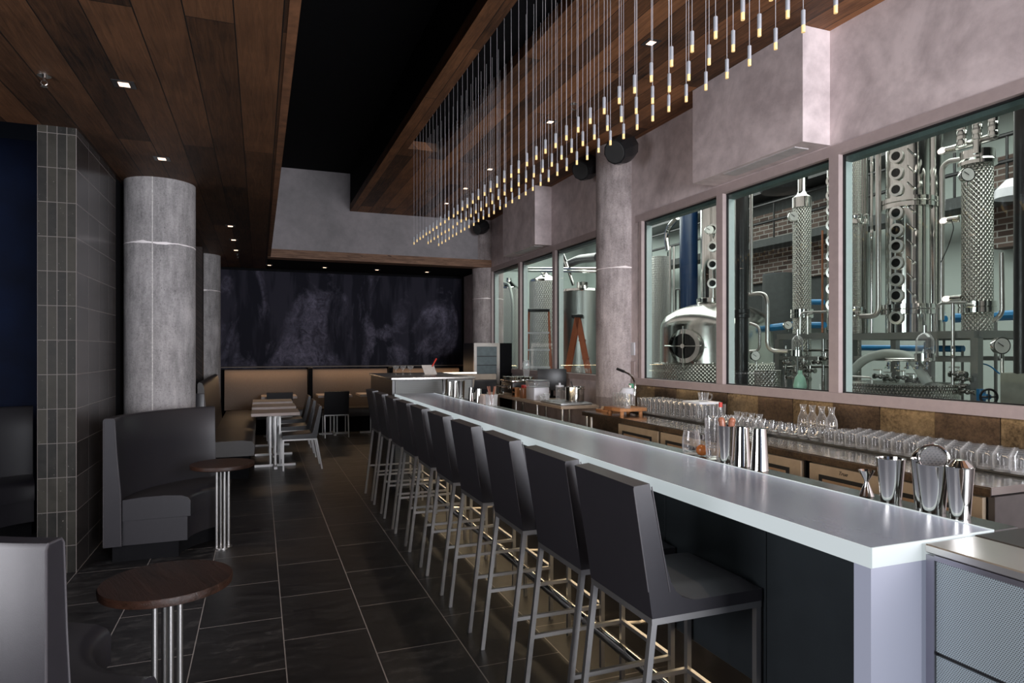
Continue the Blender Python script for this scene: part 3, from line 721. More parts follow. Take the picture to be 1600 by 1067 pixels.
# near perforated station at lower right
t = thing('steel_service_cabinet', 'perforated steel cabinet with black top at the near end of the bar', 'cabinet', (0, 0, 0))
MB().box(1.60, 3.1, -.3, 1.175, .0, 1.03).build('body', M['black_satin'], t, smooth=0)
MB().box(1.592, 1.599, -.29, 1.155, .80, 1.03).box(1.592, 1.599, -.29, 1.155, .0, .79).build('perforated_side', M['perf_near'], t, smooth=0)
MB().box(1.586, 1.60, 1.156, 1.178, .0, 1.04).box(1.586, 1.60, -.3, 1.156, 1.03, 1.043).build('edge_trim', steel('edge_trim', (.35, .34, .38), .3), t, smooth=0)
MB().box(1.586, 1.775, -.3, 1.182, 1.044, 1.066, .003, 1).build('steel_rim', M['steel'], t)
MB().box(1.776, 3.1, -.3, 1.186, 1.044, 1.068, .004, 1).build('black_top', M['black_satin'], t)

# ------------------------------------------------------------------ back bar counter with coolers
CT = .90; XF = 3.27
ct = thing('back_bar_counter', 'long polished steel back-bar counter under the big windows', 'counter', (0, 0, 0))
MB().box(XF, XW-.025, 2.1, 6.35, CT-.04, CT, .003, 1).build('worktop', M['counter_steel'], ct)
MB().box(XF-.006, XF-.0005, 2.1, 6.35, CT-.045, CT-.006).build('edge_band', M['bronze_dark'], ct, smooth=0)
MB().box(XF+.03, XW-.03, 5.62, 6.33, .05, CT-.045).build('filler_board', M['bronze_dark'], ct, smooth=0)
MB().cyl((XF+.03, 6.3, 0), (XF+.03, 6.3, CT-.045), .02, n=12).build('leg', M['steel'], ct)
MB().cyl((XF+.03, 6.2, 0), (XF+.03, 6.2, CT-.045), .02, n=12).build('leg', M['steel'], ct)
mat_o = MB().box(3.68, XW-.03, 2.12, 6.05, CT+.001, CT+.012).build('bar_mat', M['black_satin'], smooth=0); tag(mat_o, 'long black rubber mat under the rows of upturned glasses', 'mat')
def cooler(a, b, doors, lab):
    t = thing('bar_cooler', lab, 'cooler', (0, 0, 0))
    MB().box(XF+.03, XW-.03, a, b, .04, CT-.046).build('body', M['black_satin'], t, smooth=0)
    w = (b-a)/doors
    for d in range(doors):
        y0, y1 = a+d*w+.008, a+(d+1)*w-.008
        dr = MB().box(XF, XF+.029, y0, y1, .08, CT-.055, .003, 1).build('door', M['cabinet'], t)
        MB().box(XF-.004, XF-.0005, y0+.10, y1-.08, .12, .785).build('gasket_frame', M['black_satin'], dr, smooth=0)
        MB().box(XF-.007, XF-.0045, y0+.13, y1-.11, .15, .76).build('door_inset', plain('inset_tan', (.42, .27, .16), .4, .3), dr, smooth=0)
        if doors == 2 and (y1 < 5.0):
            cu = bpy.data.curves.new('true_script', 'FONT'); cu.body = 'True'; cu.size = .034; cu.extrude = .0008; cu.shear = .35
            to = bpy.data.objects.new('tmp', cu); C.objects.link(to)
            bpy.context.view_layer.update()
            me = bpy.data.meshes.new_from_object(to); bpy.data.objects.remove(to)
            me.materials.append(M['black_satin'])
            lo = bpy.data.objects.new('lettering', me); C.objects.link(lo); lo.parent = dr
            lo.location = (XF-.0015, (y0+y1)/2+.04, .805); lo.rotation_euler = (PI/2, 0, -PI/2)
cooler(4.90, 5.60, 1, 'single-door tan steel cooler under the left end of the back counter')
cooler(3.27, 4.88, 2, 'two-door tan steel cooler under the middle of the back counter')
cooler(2.13, 3.22, 2, 'two-door tan steel cooler under the near end of the back counter')
o = MB().box(XF+.02, XW-.03, 2.095, 2.125, 0, CT-.046).build('counter_end_panel', plain('end_panel_brown', (.05, .042, .04), .5)); tag(o, 'brown flat panel closing the near end of the back counter', 'panel')

# ------------------------------------------------------------------ glassware on the mat
def glass(kind):
    if kind == 'rocks': pr = [(0, .0), (.036, .0), (.038, .004), (.041, .09), (.039, .09), (.035, .012), (0, .010)]
    elif kind == 'high': pr = [(0, .0), (.030, .0), (.031, .004), (.035, .15), (.033, .15), (.029, .012), (0, .012)]
    elif kind == 'carafe': pr = [(0, .0), (.038, .0), (.042, .03), (.038, .07), (.020, .11), (.018, .135), (.026, .165), (.024, .165), (.016, .135), (.018, .108), (.035, .07), (.039, .03), (0, .008)]
    elif kind == 'low': pr = [(0, .0), (.03, .0), (.042, .02), (.045, .06), (.043, .06), (.040, .02), (0, .006)]
    return MB().lathe(pr, 20)
gp = {}
def put(kind, x, y, z, lab, grp, name):
    if (kind, lab) not in gp:
        if kind in gp: o = gp[kind].copy(); C.objects.link(o)
        else: o = glass(kind).build(name, M['glassware']); gp[kind] = o
        tag(o, lab, 'glass', grp); gp[(kind, lab)] = o
    else: o = gp[(kind, lab)].copy(); C.objects.link(o)
    o.location = (x, y, z); o.rotation_euler = (0, 0, random.random()*6)
zg = CT+.0125
for i in range(4):                # tall glasses at the left end
    for j in range(13): put('high', 3.73+i*.083, 5.92-j*.082, zg, 'tall clear glass in the block of highballs at the left end of the mat', 'highball glasses on the mat', 'highball_glass')
for i in range(4):
    for j in range(13):
        put('low', 3.74+i*.094, 4.80-j*.098, zg, 'low clear tumbler in the middle stretch of the black mat', 'low tumblers on the mat', 'low_tumbler')
for i in range(5):
    for j in range(15): put('rocks', 3.712+i*.0795, 3.46-j*.087-(i % 2)*.043, zg, 'clear rocks glass in the dense block at the near end of the mat', 'rocks glasses on the mat', 'rocks_glass')
for j in range(4): put('carafe', 3.60, 4.28-j*.085, zg-.012, 'small glass carafe in the row of four beside the low tumblers', 'left four carafes', 'glass_carafe')
for j in range(4): put('carafe', 3.93, 3.92-j*.09, zg+.062, 'small glass carafe in the second row of four, nearer the camera', 'right four carafes', 'glass_carafe')
t = thing('pitcher_towel', 'crumpled white cloth and glass pitcher resting on top of the highballs', 'tray', (3.86, 5.05, zg+.152))
MB().box(-.14, .10, -.13, .14, 0, .02, .008).build('cloth', M['white_plastic'], t)
MB().lathe([(0, .02), (.04, .02), (.05, .10), (.048, .10), (.036, .03), (0, .03)], 16).build('pitcher', M['glassware'], t)
MB().tube([(.045, 0, .09), (.10, 0, .08), (.09, 0, .03), (.04, 0, .035)], .006, 6, .02).build('handle', M['glassware'], t)

# ------------------------------------------------------------------ shaker tins on the bar ledge
LZ = 1.0685; LX = 1.917
def tin(loc, r, h, lab, flip=False, mat='polish', name='shaker_tin', extra=None):
    pr = [(0, 0), (r*.72, 0), (r*.74, .006), (r, h-.004), (r*1.03, h), (r*.98, h), (r*.95, h-.006), (r*.70, .01), (0, .01)]
    if flip: pr = [(q, h-z) for q, z in pr]
    m = MB().lathe(pr, 28)
    return tag(m.build(name, M[mat], loc=loc), lab, 'shaker' if mat == 'polish' else 'glass')
def L(u): q = at(u, Z=0, X=LX); return Vector((LX, q.y, LZ))
tin(L(1187), .036, .17, 'rightmost upturned steel shaker in the middle group on the bar', True)
tin(L(1160), .035, .165, 'upturned steel shaker second from right in the middle group', True)
tin(L(1136), .038, .16, 'open steel shaker holding two wooden muddlers', False)
for k, (dx, dy) in enumerate(((-.012, .015), (.012, -.012))):
    o = MB().tube([(0, 0, .012), (dx*1.2, dy*1.2, .18)], [.008, .014], 10).ball((dx*1.25, dy*1.25, .182), .015, 6).build('muddler', M['brown_wood'], loc=L(1136)); tag(o, ('left', 'right')[k]+' brown wooden muddler standing in the open steel shaker', 'muddler')
tin(L(1113), .036, .135, 'lower of two stacked clear mixing glasses beside the muddlers', False, 'glassware', 'mixing_glass')
q = L(1113); q.z += .05
tin(q, .034, .13, 'upper clear mixing glass nested inside another', False, 'glassware', 'mixing_glass')
t = thing('bitters_bottle', 'small round amber bitters bottle next to the mixing glasses', 'bottle', L(1097))
MB().ball((0, 0, .028), .028, 10, .95).build('amber_bulb', M['amber_glass'], t)
MB().lathe([(.010, .05), (.008, .075), (.010, .08), (0, .08)], 12).build('neck', M['glassware'], t)
MB().lathe([(0, .08), (.009, .08), (.008, .1), (0, .1)], 10).build('stopper', M['polish'], t)
t = thing('glass_decanter', 'round clear decanter with dark dropper left of the amber bottle', 'decanter', L(1080))
MB().lathe([(0, 0), (.036, 0), (.042, .02), (.042, .07), (.035, .11), (.033, .11), (.04, .07), (.04, .02), (0, .006)], 20).build('body', M['glassware'], t)
MB().ball((.005, 0, .02), .018, 8, .8).build('dark_bulb', M['black_satin'], t)
q = L(1163); q.y += .0; 
t = thing('red_topped_bottle', 'tall slim bottle with a red cap among the carafes', 'bottle', (3.55, 4.42, CT))
MB().lathe([(0, 0), (.028, 0), (.028, .12), (.012, .16), (.012, .19), (0, .19)], 14).build('body', M['glassware'], t)
MB().lathe([(0, .19), (.015, .19), (.015, .23), (0, .23)], 12).build('cap', M['red_plastic'], t)
# jigger
t = thing('jigger', 'hourglass steel jigger left of the near shakers', 'jigger', L(1354))
MB().lathe([(0, 0), (.024, 0), (.022, .004), (.007, .045), (.007, .05), (.026, .085), (.024, .085), (.006, .054), (0, .054)], 24).build('cups', M['polish'], t)
tin(L(1392), .042, .14, 'single open steel shaker between jigger and strainer cluster', False)
tin(L(1434)+Vector((.03, 0, 0)), .038, .15, 'steel shaker at the back left of the near cluster', False)
tin(L(1458)-Vector((.0, .0, 0)), .045, .145, 'large open steel shaker at the front of the near cluster holding strainers', False)
tcap = tin(L(1500), .036, .15, 'rightmost steel shaker of the near cluster, capped by a domed strainer', False)
q = L(1458)
t = thing('cocktail_strainer', 'round perforated strainer standing in the large near shaker', 'strainer', q+Vector((0, 0, .15)))
ax = Vector((-1, -.8, .25))
MB().lathe([(0, -.001), (.034, -.001), (.034, .001), (0, .001)], 28, (0, 0, .012), ax).build('disc', perforated('strainer_holes', .008, (.7, .7, .7), (.1, .1, .1), .9, .25, 'yz', .25), t)
MB().tube([Vector((0, 0, .012))+Vector((1, -1.25, 0)).normalized()*math.cos(a)*.04+Vector((0, 0, 1))*math.sin(a)*.04 for a in [2*PI*k/24 for k in range(25)]], .004, 6).build('rim', M['polish'], t)
o = MB().lathe([(0, .03), (.02, .026), (.036, .008), (.04, 0), (.036, 0), (.018, .022), (0, .026)], 24).tube([(.03, 0, .004), (.10, .05, .03)], .004, 6).build('julep_strainer', M['polish'], loc=L(1434)+Vector((.02, -.01, .16))); tag(o, 'shallow bowl strainer lying over the back left shaker', 'strainer')
o = MB().lathe([(0, .022), (.016, .019), (.028, .006), (.033, 0), (0, 0)], 24).build('cap', M['polish'], tcap, loc=(0, 0, .151))
# far group on the ledge
for u, r, h, lab, fl in ((695, .035, .17, 'leftmost tall shaker in the far group on the bar', False), (703, .030, .15, 'second shaker from left in the far group', True), (712, .033, .17, 'third shaker from left in the far group', True), (721, .038, .18, 'fourth, widest shaker in the far group', False),
                         (737, .036, .13, 'upturned tin in front of the black till screen, left one', True), (748, .036, .13, 'upturned tin in front of the black till screen, right one', True)):
    tin(L(u), r, h, lab, fl)
t = thing('till_screen', 'tilted black tablet till screen at the far end of the bar', 'screen', L(741)+Vector((.10, .0, -.0)), .0)
MB().box(-.11, .11, -.01, .01, .09, .22, .004).spin(.45, 'X', (0, 0, .1)).build('screen', M['black_satin'], t)
MB().box(-.06, .06, -.08, .08, 0, .02).box(-.02, .02, -.02, .02, .02, .14).build('stand', M['black'], t)
t = thing('straw_caddy', 'clear tub of straws and picks beyond the till screen', 'caddy', L(768))
MB().lathe([(0, 0), (.05, 0), (.055, .1), (.052, .1), (.047, .01), (0, .01)], 20).build('tub', M['clear_plastic'], t)
m = MB()
for k in range(9):
    a = random.random()*6; m.tube([(0, 0, .01), (.04*math.cos(a), .04*math.sin(a), .17)], .003, 5)
m.build('straws', M['brown_wood'], t)
o = MB().box(-.05, .05, -.06, .06, 0, .09, .004).build('napkin_box', plain('napkin', (.5, .42, .38), .7), loc=L(760)); tag(o, 'beige napkin box beside the far till screen', 'box')

# ------------------------------------------------------------------ prep table and its things
t = thing('prep_table', 'steel-legged prep table between the far fridge and the middle column', 'table', (0, 0, 0))
MB().box(3.30, 3.85, 6.95, 9.45, .865, .90, .003, 1).build('table_top', plain('prep_top', (.42, .32, .24), .4, .2), t)
for x in (3.34, 3.8):
    for y in (7.0, 7.75, 8.5, 9.38): MB().cyl((x, y, 0), (x, y, .865), .02, n=12).build('leg', M['steel'], t)
MB().box(3.33, 3.82, 6.98, 9.42, .25, .27).build('under_shelf', M['steel'], t, smooth=0)
def P(u, X=3.5): q = at(u, Z=0, X=X); return Vector((X, q.y, .90))
ty = plain('grey_tray', (.35, .36, .37), .35, .6)
o = MB().box(3.33, 3.75, 7.02, 7.62, .901, .925, .008).box(3.36, 3.72, 7.05, 7.59, .926, .932).build('griddle_tray', ty); tag(o, 'flat grey steel tray with feet at the near end of the prep table', 'tray')
t = thing('white_food_bin', 'white square bin with clear lidded top on the prep table', 'bin', (3.46, 8.02, .90))
MB().box(-.11, .11, -.14, .14, 0, .17, .012).build('bin_body', M['white_plastic'], t)
MB().box(-.115, .115, -.145, .145, .171, .25, .01).build('clear_cover', M['clear_plastic'], t)
MB().box(-.12, .12, -.15, .15, .251, .262, .004).build('lid', plain('grey_lid', (.12, .12, .13), .4), t)
t = thing('amber_tub', 'amber-brown tub with red lid left of the white bin', 'tub', (3.42, 8.36, .90))
MB().box(-.06, .06, -.07, .07, 0, .14, .01).build('tub_body', plain('amber_tub_body', (.33, .13, .06), .3), t)
MB().cyl((0, 0, .141), (0, 0, .18), .055, n=20).build('red_lid', M['red_plastic'], t)
t = thing('stock_pot', 'steel stock pot with side handles beside the middle column', 'pot', (3.62, 7.24, .935))
MB().lathe([(0, 0), (.115, 0), (.12, .006), (.12, .17), (.125, .175), (.115, .175), (.112, .01), (0, .01)], 32).build('pot_body', M['polish'], t)
for sgn in (-1, 1): MB().tube([(0, sgn*.12, .15), (0, sgn*.17, .155), (.06, sgn*.165, .155), (.06, sgn*.11, .15)], .007, 6, .02).build('handle', M['polish'], t)
MB().tube([(.02, .02, .05), (-.02, .06, .24)], .008, 6).build('ladle_handle', M['black_satin'], t)
for i, (x, y, lab) in enumerate(((3.40, 7.72, 'left'), (3.42, 7.64, 'right'))):
    o = MB().lathe([(0, 0), (.036, 0), (.046, .07), (.048, .072), (.044, .07), (0, .01)], 16).build('deli_cup', M['clear_plastic'], loc=(x, y, .901+(.033 if i else 0))); tag(o, lab+' one of two small clear cups beside the grey tray', 'cup')
t = thing('lidded_jar', 'white-lidded clear jar left of the stock pot', 'jar', (3.55, 7.52, .935))
MB().cyl((0, 0, 0), (0, 0, .16), .05, n=20).build('jar_body', M['clear_plastic'], t)
MB().cyl((0, 0, .16), (0, 0, .18), .054, n=20).cyl((0, 0, .18), (0, 0, .21), .015, n=10).build('lid', M['white_plastic'], t)
t = thing('black_monitor', 'black monitor standing in front of the far window', 'monitor', (3.80, 8.30, .90), math.radians(-20))
MB().box(-.20, .20, -.015, .015, .10, .40, .005).build('screen', M['black_satin'], t)
MB().box(-.02, .02, .016, .035, .02, .30).box(-.10, .10, -.07, .07, 0, .02).build('stand', M['black'], t)
t = thing('espresso_machine', 'chrome machine crowded with small cups on the prep table', 'coffee machine', (3.55, 8.95, .90))
MB().box(-.18, .18, -.24, .24, .04, .20, .01).build('body', M['black_satin'], t)
MB().box(-.19, .19, -.25, .25, .20, .225, .005).box(-.15, .15, -.22, .22, 0, .04).build('deck', M['polish'], t)
m = MB()
for i in range(5):
    for j in range(8): m.lathe([(0, 0), (.018, 0), (.026, .045), (.024, .045), (0, .006)], 10, (-.14+.07*i, -.21+.06*j, .226))
m.build('cup_stack', M['polish'], t)
for j in (-.12, .12): MB().cyl((-.2, j, .13), (-.3, j, .13), .012, n=8).cyl((-.17, j, .10), (-.17, j, .15), .035, n=14).build('portafilter', M['polish'], t)
t = thing('wooden_crate', 'small open wooden box beside the amber tub', 'box', (3.40, 8.62, .90))
MB().box(-.05, .05, -.06, .06, 0, .13, .003).build('case', M['board_wood'], t)
MB().box(-.051, -.049, -.045, .045, .02, .06).box(-.051, -.049, -.045, .045, .075, .115).build('openings', M['black'], t)
o = MB().box(-.045, .045, -.05, .05, 0, .17, .003).build('knife_block', plain('pale_wood', (.5, .3, .16), .5), loc=(3.78, 8.6, 1.12)); o.location.z = .901+.0
o.scale = (1, 1, 2.1); tag(o, 'pale wooden block standing left of the black monitor', 'block')
o = MB().lathe([(0, 0), (.04, 0), (.05, .12), (.065, .17), (.04, .24), (.01, .2), (0, .2)], 9).build('napkin_bundle', M['clear_plastic'], loc=(3.6, 8.75, 1.128)); o.location.z = 1.175; tag(o, 'crumpled clear bag sitting on the chrome coffee machine', 'bag')
for k in range(4):
    y = 9.30-.0*k; o = MB().lathe([(0, 0), (.02, 0), (.02, .08), (.008, .11), (.008, .15), (0, .15)], 10).build('syrup_bottle', M['polish_dark'], loc=(3.36+.06*k, 9.3, .90)); tag(o, 'slim dark bottle in the little row at the far end of the prep table', 'bottle', 'slim bottles on the prep table')
for k, (y, lab) in enumerate(((6.62, 'left'), (6.50, 'right'))):
    m = MB()
    for j in range(4): m.lathe([(.03, 0), (.04, .005), (.04, .07), (.032, .078)], 16, (0, 0, j*.08))
    tag(m.build('tin_stack', M['polish'], loc=(3.5, y, .42)), lab+' stack of steel tins under the counter beside the column', 'tin stack')
o = MB().box(3.40, 3.7, 6.42, 6.70, .40, .42).cyl((3.42, 6.45, 0), (3.42, 6.45, .40), .01, n=6).cyl((3.68, 6.68, 0), (3.68, 6.68, .40), .01, n=6).cyl((3.42, 6.68, 0), (3.42, 6.68, .40), .01, n=6).cyl((3.68, 6.45, 0), (3.68, 6.45, .40), .01, n=6).build('low_stand', M['steel']); tag(o, 'low steel stand carrying the stacks of tins', 'stand')
o = MB().box(3.10, 3.28, 6.95, 9.2, .30, .72).build('speed_rack', M['perf_dark'], smooth=0); tag(o, 'dark perforated rack below the prep table edge', 'rack')
# fridge
t = thing('display_fridge', 'tall glass-door display fridge with steel frame in the far right corner', 'fridge', (3.36, 10.5, 0))
MB().box(.0, .46, .02, .6, .0, 1.68).build('body', M['black_satin'], t, smooth=0)
fm = steel('fridge_frame', (.55, .5, .46), .3)
d = MB().box(0, .05, -.02, .019, .06, 1.68).box(.41, .46, -.02, .019, .06, 1.68).box(.05, .41, -.02, .019, 1.62, 1.68).box(.05, .41, -.02, .019, .06, .15).build('door', fm, t, smooth=0)
MB().box(.05, .41, .0, .01, .15, 1.62).build('door_glass', plain('fridge_glass', (.16, .19, .2), .12, .2), d, smooth=0)
m = MB()
for z in (.4, .7, 1.0, 1.15, 1.3, 1.45): m.box(.05, .41, -.006, -.001, z, z+.012)
m.build('shelves', M['black_satin'], t, smooth=0)
o = MB().box(3.83, 4.05, 10.5, 10.6, 0, 1.68).build('dark_side_panel', M['black'], smooth=0); tag(o, 'black panel filling the gap right of the display fridge', 'panel')

# juicer and boards on the back counter left end
t = thing('juice_board', 'thick wooden cutting board on feet at the left end of the back counter', 'cutting board', (3.56, 5.93, CT))
MB().box(-.17, .15, -.17, .17, .035, .07, .006).build('board', M['board_wood'], t)
for a, b in ((-.12, -.12), (.1, -.12), (-.12, .12), (.1, .12)): MB().cyl((a, b, 0), (a, b, .035), .02, n=12).build('foot', M['board_wood'], t)
t = thing('citrus_press', 'lever citrus press with pale dome and long black-gripped handle', 'juicer', (3.62, 6.0, CT+.07))
MB().box(-.05, .05, -.06, .06, 0, .02, .006).cyl((.03, 0, .02), (.03, 0, .22), .016, n=12).build('base_post', M['polish'], t)
MB().lathe([(0, .13), (.085, .13), (.09, .15), (.06, .19), (0, .20)], 24).build('dome', M['white_plastic'], t)
MB().tube([(.03, -.09, .12), (.04, -.10, .24), (.03, -.02, .33), (-.02, .07, .37)], .01, 8, .06).build('lever', M['polish'], t)
MB().tube([(-.01, .05, .362), (-.05, .13, .39)], .015, 8).build('grip', M['black_satin'], t)
for k in range(4):
    put('high', 3.47, 5.98-.075*k, CT+.071, 'tall clear glass standing on the wooden cutting board', 'glasses on the cutting board', 'highball_glass')
o = MB().box(-.09, .09, -.13, .13, 0, .02, .003).build('wood_paddle', M['board_wood'], loc=(3.52, 6.22, CT+.001)); tag(o, 'thin brown board lying at the very left end of the counter', 'board')
o = MB().cyl((-.04, 0, .02), (.05, .01, .02), .018, n=10).build('wood_peg', plain('peg_wood', (.55, .38, .24), .5), loc=(3.46, 6.19, CT+.021)); tag(o, 'stubby pale wooden peg on the thin brown board', 'peg')
t = thing('green_capped_bottle', 'small bottle with green cap behind the citrus press', 'bottle', (3.74, 6.12, CT))
MB().lathe([(0, 0), (.04, 0), (.04, .2), (.02, .25), (0, .25)], 16).build('body', M['clear_plastic'], t)
MB().cyl((0, 0, .25), (0, 0, .30), .026, n=14).build('cap', M['green_glass'], t)

# ------------------------------------------------------------------ distillery hall behind the glass
XH, YH = 8.6, 16.5
struct('floor_hall', MB().box(XW+.23, XH+.2, -1, YH+.2, -.1, 0), M['hall_floor'], smooth=0)
struct('wall_hall_back', MB().box(XH, XH+.15, -1, YH+.2, 0, 6.2), M['hall_wall'], smooth=0)
struct('wall_hall_end', MB().box(XW+.2, XH, YH, YH+.15, 0, 6.2), M['hall_wall'], smooth=0)
struct('wall_hall_near', MB().box(XW+.2, XH, -1.1, -1, 0, 6.2), M['hall_wall_dark'], smooth=0)
struct('ceiling_hall', MB().box(XW+.2, XH, -1, YH, 4.75, 4.85), M['hall_wall_dark'], smooth=0)

ZDECK = at(1526, 516, X=5.25).z
def vline(name, lab, cat, u, X, v0, v1, rpx, mat, group=None, flanges=(), fmat=None, n=20):
    """upright round member: u column in the photo, v0 top, v1 bottom, X its distance from the bar room"""
    p = at(u, X=X); k = pxm(p); r = rpx/k
    z0, z1 = (ZDECK if v1 == 518 else 0 if v1 >= 585 else at(u, v1, X=X).z), at(u, v0, X=X).z
    t = thing(name, lab, cat, (p.x, p.y, 0), 0, group)
    MB().cyl((0, 0, z0), (0, 0, z1), r, n=n).build('shaft', mat, t)
    for v in flanges:
        z = at(u, v, X=X).z
        MB().lathe([(r*1.0, -.05), (r*1.22, -.045), (r*1.22, -.006), (r*1.16, 0), (r*1.22, .006), (r*1.22, .045), (r, .05)], n, (0, 0, z)).build('flange', fmat or M['polish'], t)
    t['r'] = r
    return t
def pipe(name, lab, cat, pts, rpx, mat, fil=.1, n=10, group=None, **k):
    P3 = [at(u, v, X=X) for u, v, X in pts]
    r = rpx/pxm(P3[0])
    o = MB().tube(P3, r, n, fil).build(name, mat)
    return tag(o, lab, cat, group)
def gauge(u, v, X, r, lab, fx=-.35, fy=-.93):
    t = thing('pressure_gauge', lab, 'gauge', at(u, v, X=X))
    ax = Vector((fx, fy, 0)).normalized()
    MB().lathe([(0, -.03), (r, -.03), (r*1.08, 0), (r*1.08, .012), (r*.9, .012)], 24, (0, 0, 0), ax).build('case', M['polish'], t)
    MB().lathe([(0, .008), (r*.92, .008), (r*.92, .0145), (0, .0145)], 24, (0, 0, 0), ax).build('dial', M['gauge_face'], t)
    sd = ax.cross(Vector((0, 0, 1)))
    MB().cyl(ax*.017-sd*r*.1-Vector((0, 0, r*.1)), ax*.017+sd*r*.6+Vector((0, 0, r*.4)), r*.05, n=5).build('needle', M['black_satin'], t)
    MB().cyl((0, 0, -r), -ax*.0+Vector((0, 0, -r*1.6)), r*.18, n=8).build('stem', M['polish'], t)
    return t
def portholes(t, r, zs, ang, pr, lever=True):
    """round sight windows on a column t of radius r, facing ang"""
    ax = Vector((math.cos(ang), math.sin(ang), 0)); sd = Vector((-math.sin(ang), math.cos(ang), 0))
    for z in zs:
        c = ax*(r*.93)+Vector((0, 0, z))
        o = MB().lathe([(0, 0), (pr*.86, 0), (pr*.86, pr*.55), (pr*1.12, pr*.55), (pr*1.12, pr*.95), (pr*.72, pr*.98), (pr*.72, pr*.8), (0, pr*.8)], 20, c, ax).build('porthole', M['rim_steel'], t)
        MB().lathe([(0, pr*.82), (pr*.71, pr*.82), (pr*.71, pr*.84), (0, pr*.84)], 20, c, ax).build('sight_glass', M['sight'], o)
    if lever:
        for z in zs[:-1]:
            b = ax.copy(); b.rotate(Matrix.Rotation(.72, 3, 'Z')); b = b*r*1.02+Vector((0, 0, z-.01))
            a2 = ax.copy(); a2.rotate(Matrix.Rotation(.42, 3, 'Z')); a2 = a2*(r*1.12)+Vector((0, 0, z+.055))
            MB().cyl(b, a2, .006, n=6).ball(b, .014, 5).build('lever', M['polish'], t)

# --- big pot still seen through the left big pane
p = at(1118, X=6.0); pk = pxm(p); R0 = .76
t = thing('pot_still', 'big domed polished pot still behind the left large window pane', 'still', (p.x, p.y, 0))
zs = lambda v, X=6.0, u=1118: at(u, v, X=X).z
MB().lathe([(0, .9), (R0, .9), (R0, zs(512)), (R0*.985, zs(505)), (R0*.9, zs(494)), (R0*.72, zs(484)), (R0*.45, zs(477)), (R0*.28, zs(474)), (0, zs(473))], 64).build('kettle', steel('kettle_steel', (.6, .6, .56), .2), t, smooth=60)
MB().lathe([(R0*.9, 0), (R0*1.13, 0), (R0*1.13, zs(568)), (R0*1.0, zs(566)), (R0*.9, zs(566))], 64).build('heating_jacket', M['quilt_jacket'], t, smooth=60)
MB().lathe([(R0*.31, zs(475)), (R0*.34, zs(473)), (R0*.34, zs(467)), (R0*.31, zs(466))], 40).build('neck_flange', M['polish'], t)
ncol = MB().cyl((0, 0, zs(468)), (0, 0, zs(300)), R0*.27, n=40).build('column', M['polish'], t)
ax = math.radians(228)
c0 = Vector((math.cos(ax), math.sin(ax), 0))
portholes(t, R0*.27, [zs(v) for v in (362, 389, 416, 445)], math.radians(222), .062, False)
mz = zs(541); ma = math.radians(205); md = Vector((math.cos(ma), math.sin(ma), 0))
MB().lathe([(0, 0), (.20, 0), (.20, .16), (.225, .16), (.225, .20), (.17, .205)], 36, md*R0*.9+Vector((0, 0, mz)), md).build('manway', M['polish'], t)
mw = MB().lathe([(0, .206), (.165, .206), (.165, .213), (0, .213)], 36, md*R0*.9+Vector((0, 0, mz)), md).build('manway_glass', M['sight'], t)
m = MB(); sd = Vector((-md.y, md.x, 0)); cc = md*(R0*.9+.23)+Vector((0, 0, mz))
m.cyl(cc-sd*.27, cc+sd*.27, .009, n=6).cyl(cc-Vector((0, 0, .26)), cc+Vector((0, 0, .26)), .009, n=6).lathe([(0, -.01), (.03, -.01), (.03, .015), (0, .015)], 12, cc, md)
m.build('manway_clamp', M['polish'], t)
md2 = Vector((math.cos(math.radians(250)), math.sin(math.radians(250)), 0))
o = MB().lathe([(.0, 0), (.10, 0), (.10, .05), (.13, .05), (.13, .07), (.09, .07)], 28, md2*R0*.97+Vector((0, 0, zs(538))), md2).build('side_window', M['polish'], t)
MB().lathe([(0, .071), (.088, .071), (.088, .076), (0, .076)], 24, md2*R0*.97+Vector((0, 0, zs(538))), md2).build('side_window_glass', M['sight'], o)
m = MB()
for k in range(22):
    a = 2*PI*k/22; m.ball((R0*1.06*math.cos(a), R0*1.06*math.sin(a), zs(566)), .014, 5)
m.build('jacket_bolts', M['polish'], t)
gauge(1108, 359, 5.7, .055, 'round dial gauge on the pot still column behind the left pane')

vline('fermenting_tank', 'dark quilted tank at the left edge of the left large pane', 'tank', 1031, 7.2, 402, 660, 17, M['quilt_tank'])
t = vline('blue_building_column', 'dark blue painted building column behind the pot still', 'column', 1076, 7.6, 250, 640, 14, M['blue_post'])
pipe('vapour_pipe', 'jointed steel elbow pipe above the dark quilted tank', 'pipe', ((1044, 392, 6.8), (1041, 372, 6.8), (1044, 356, 6.8), (1058, 340, 6.8)), 4, M['polish'], .15)
for k, u in enumerate((1047, 1053)): pipe('thin_standpipe', ('left', 'right')[k]+' thin upright pipe between the quilted tank and the blue column', 'pipe', ((u, 385, 6.6), (u, 640, 6.6)), 1.6, M['steel'])
pipe('handrail_pipe', 'small bent rail in front of the blue column base', 'pipe', ((1056, 560, 6.4), (1056, 452, 6.4), (1062, 452, 6.4), (1062, 560, 6.4)), 1.0, M['black_satin'], .03)
o = MB().box(7.9, 8.5, 6.2, 13.2, 4.2, 4.749).build('hall_duct', M['black_satin']); tag(o, 'dark flat ductwork near the top of the left large pane', 'duct')

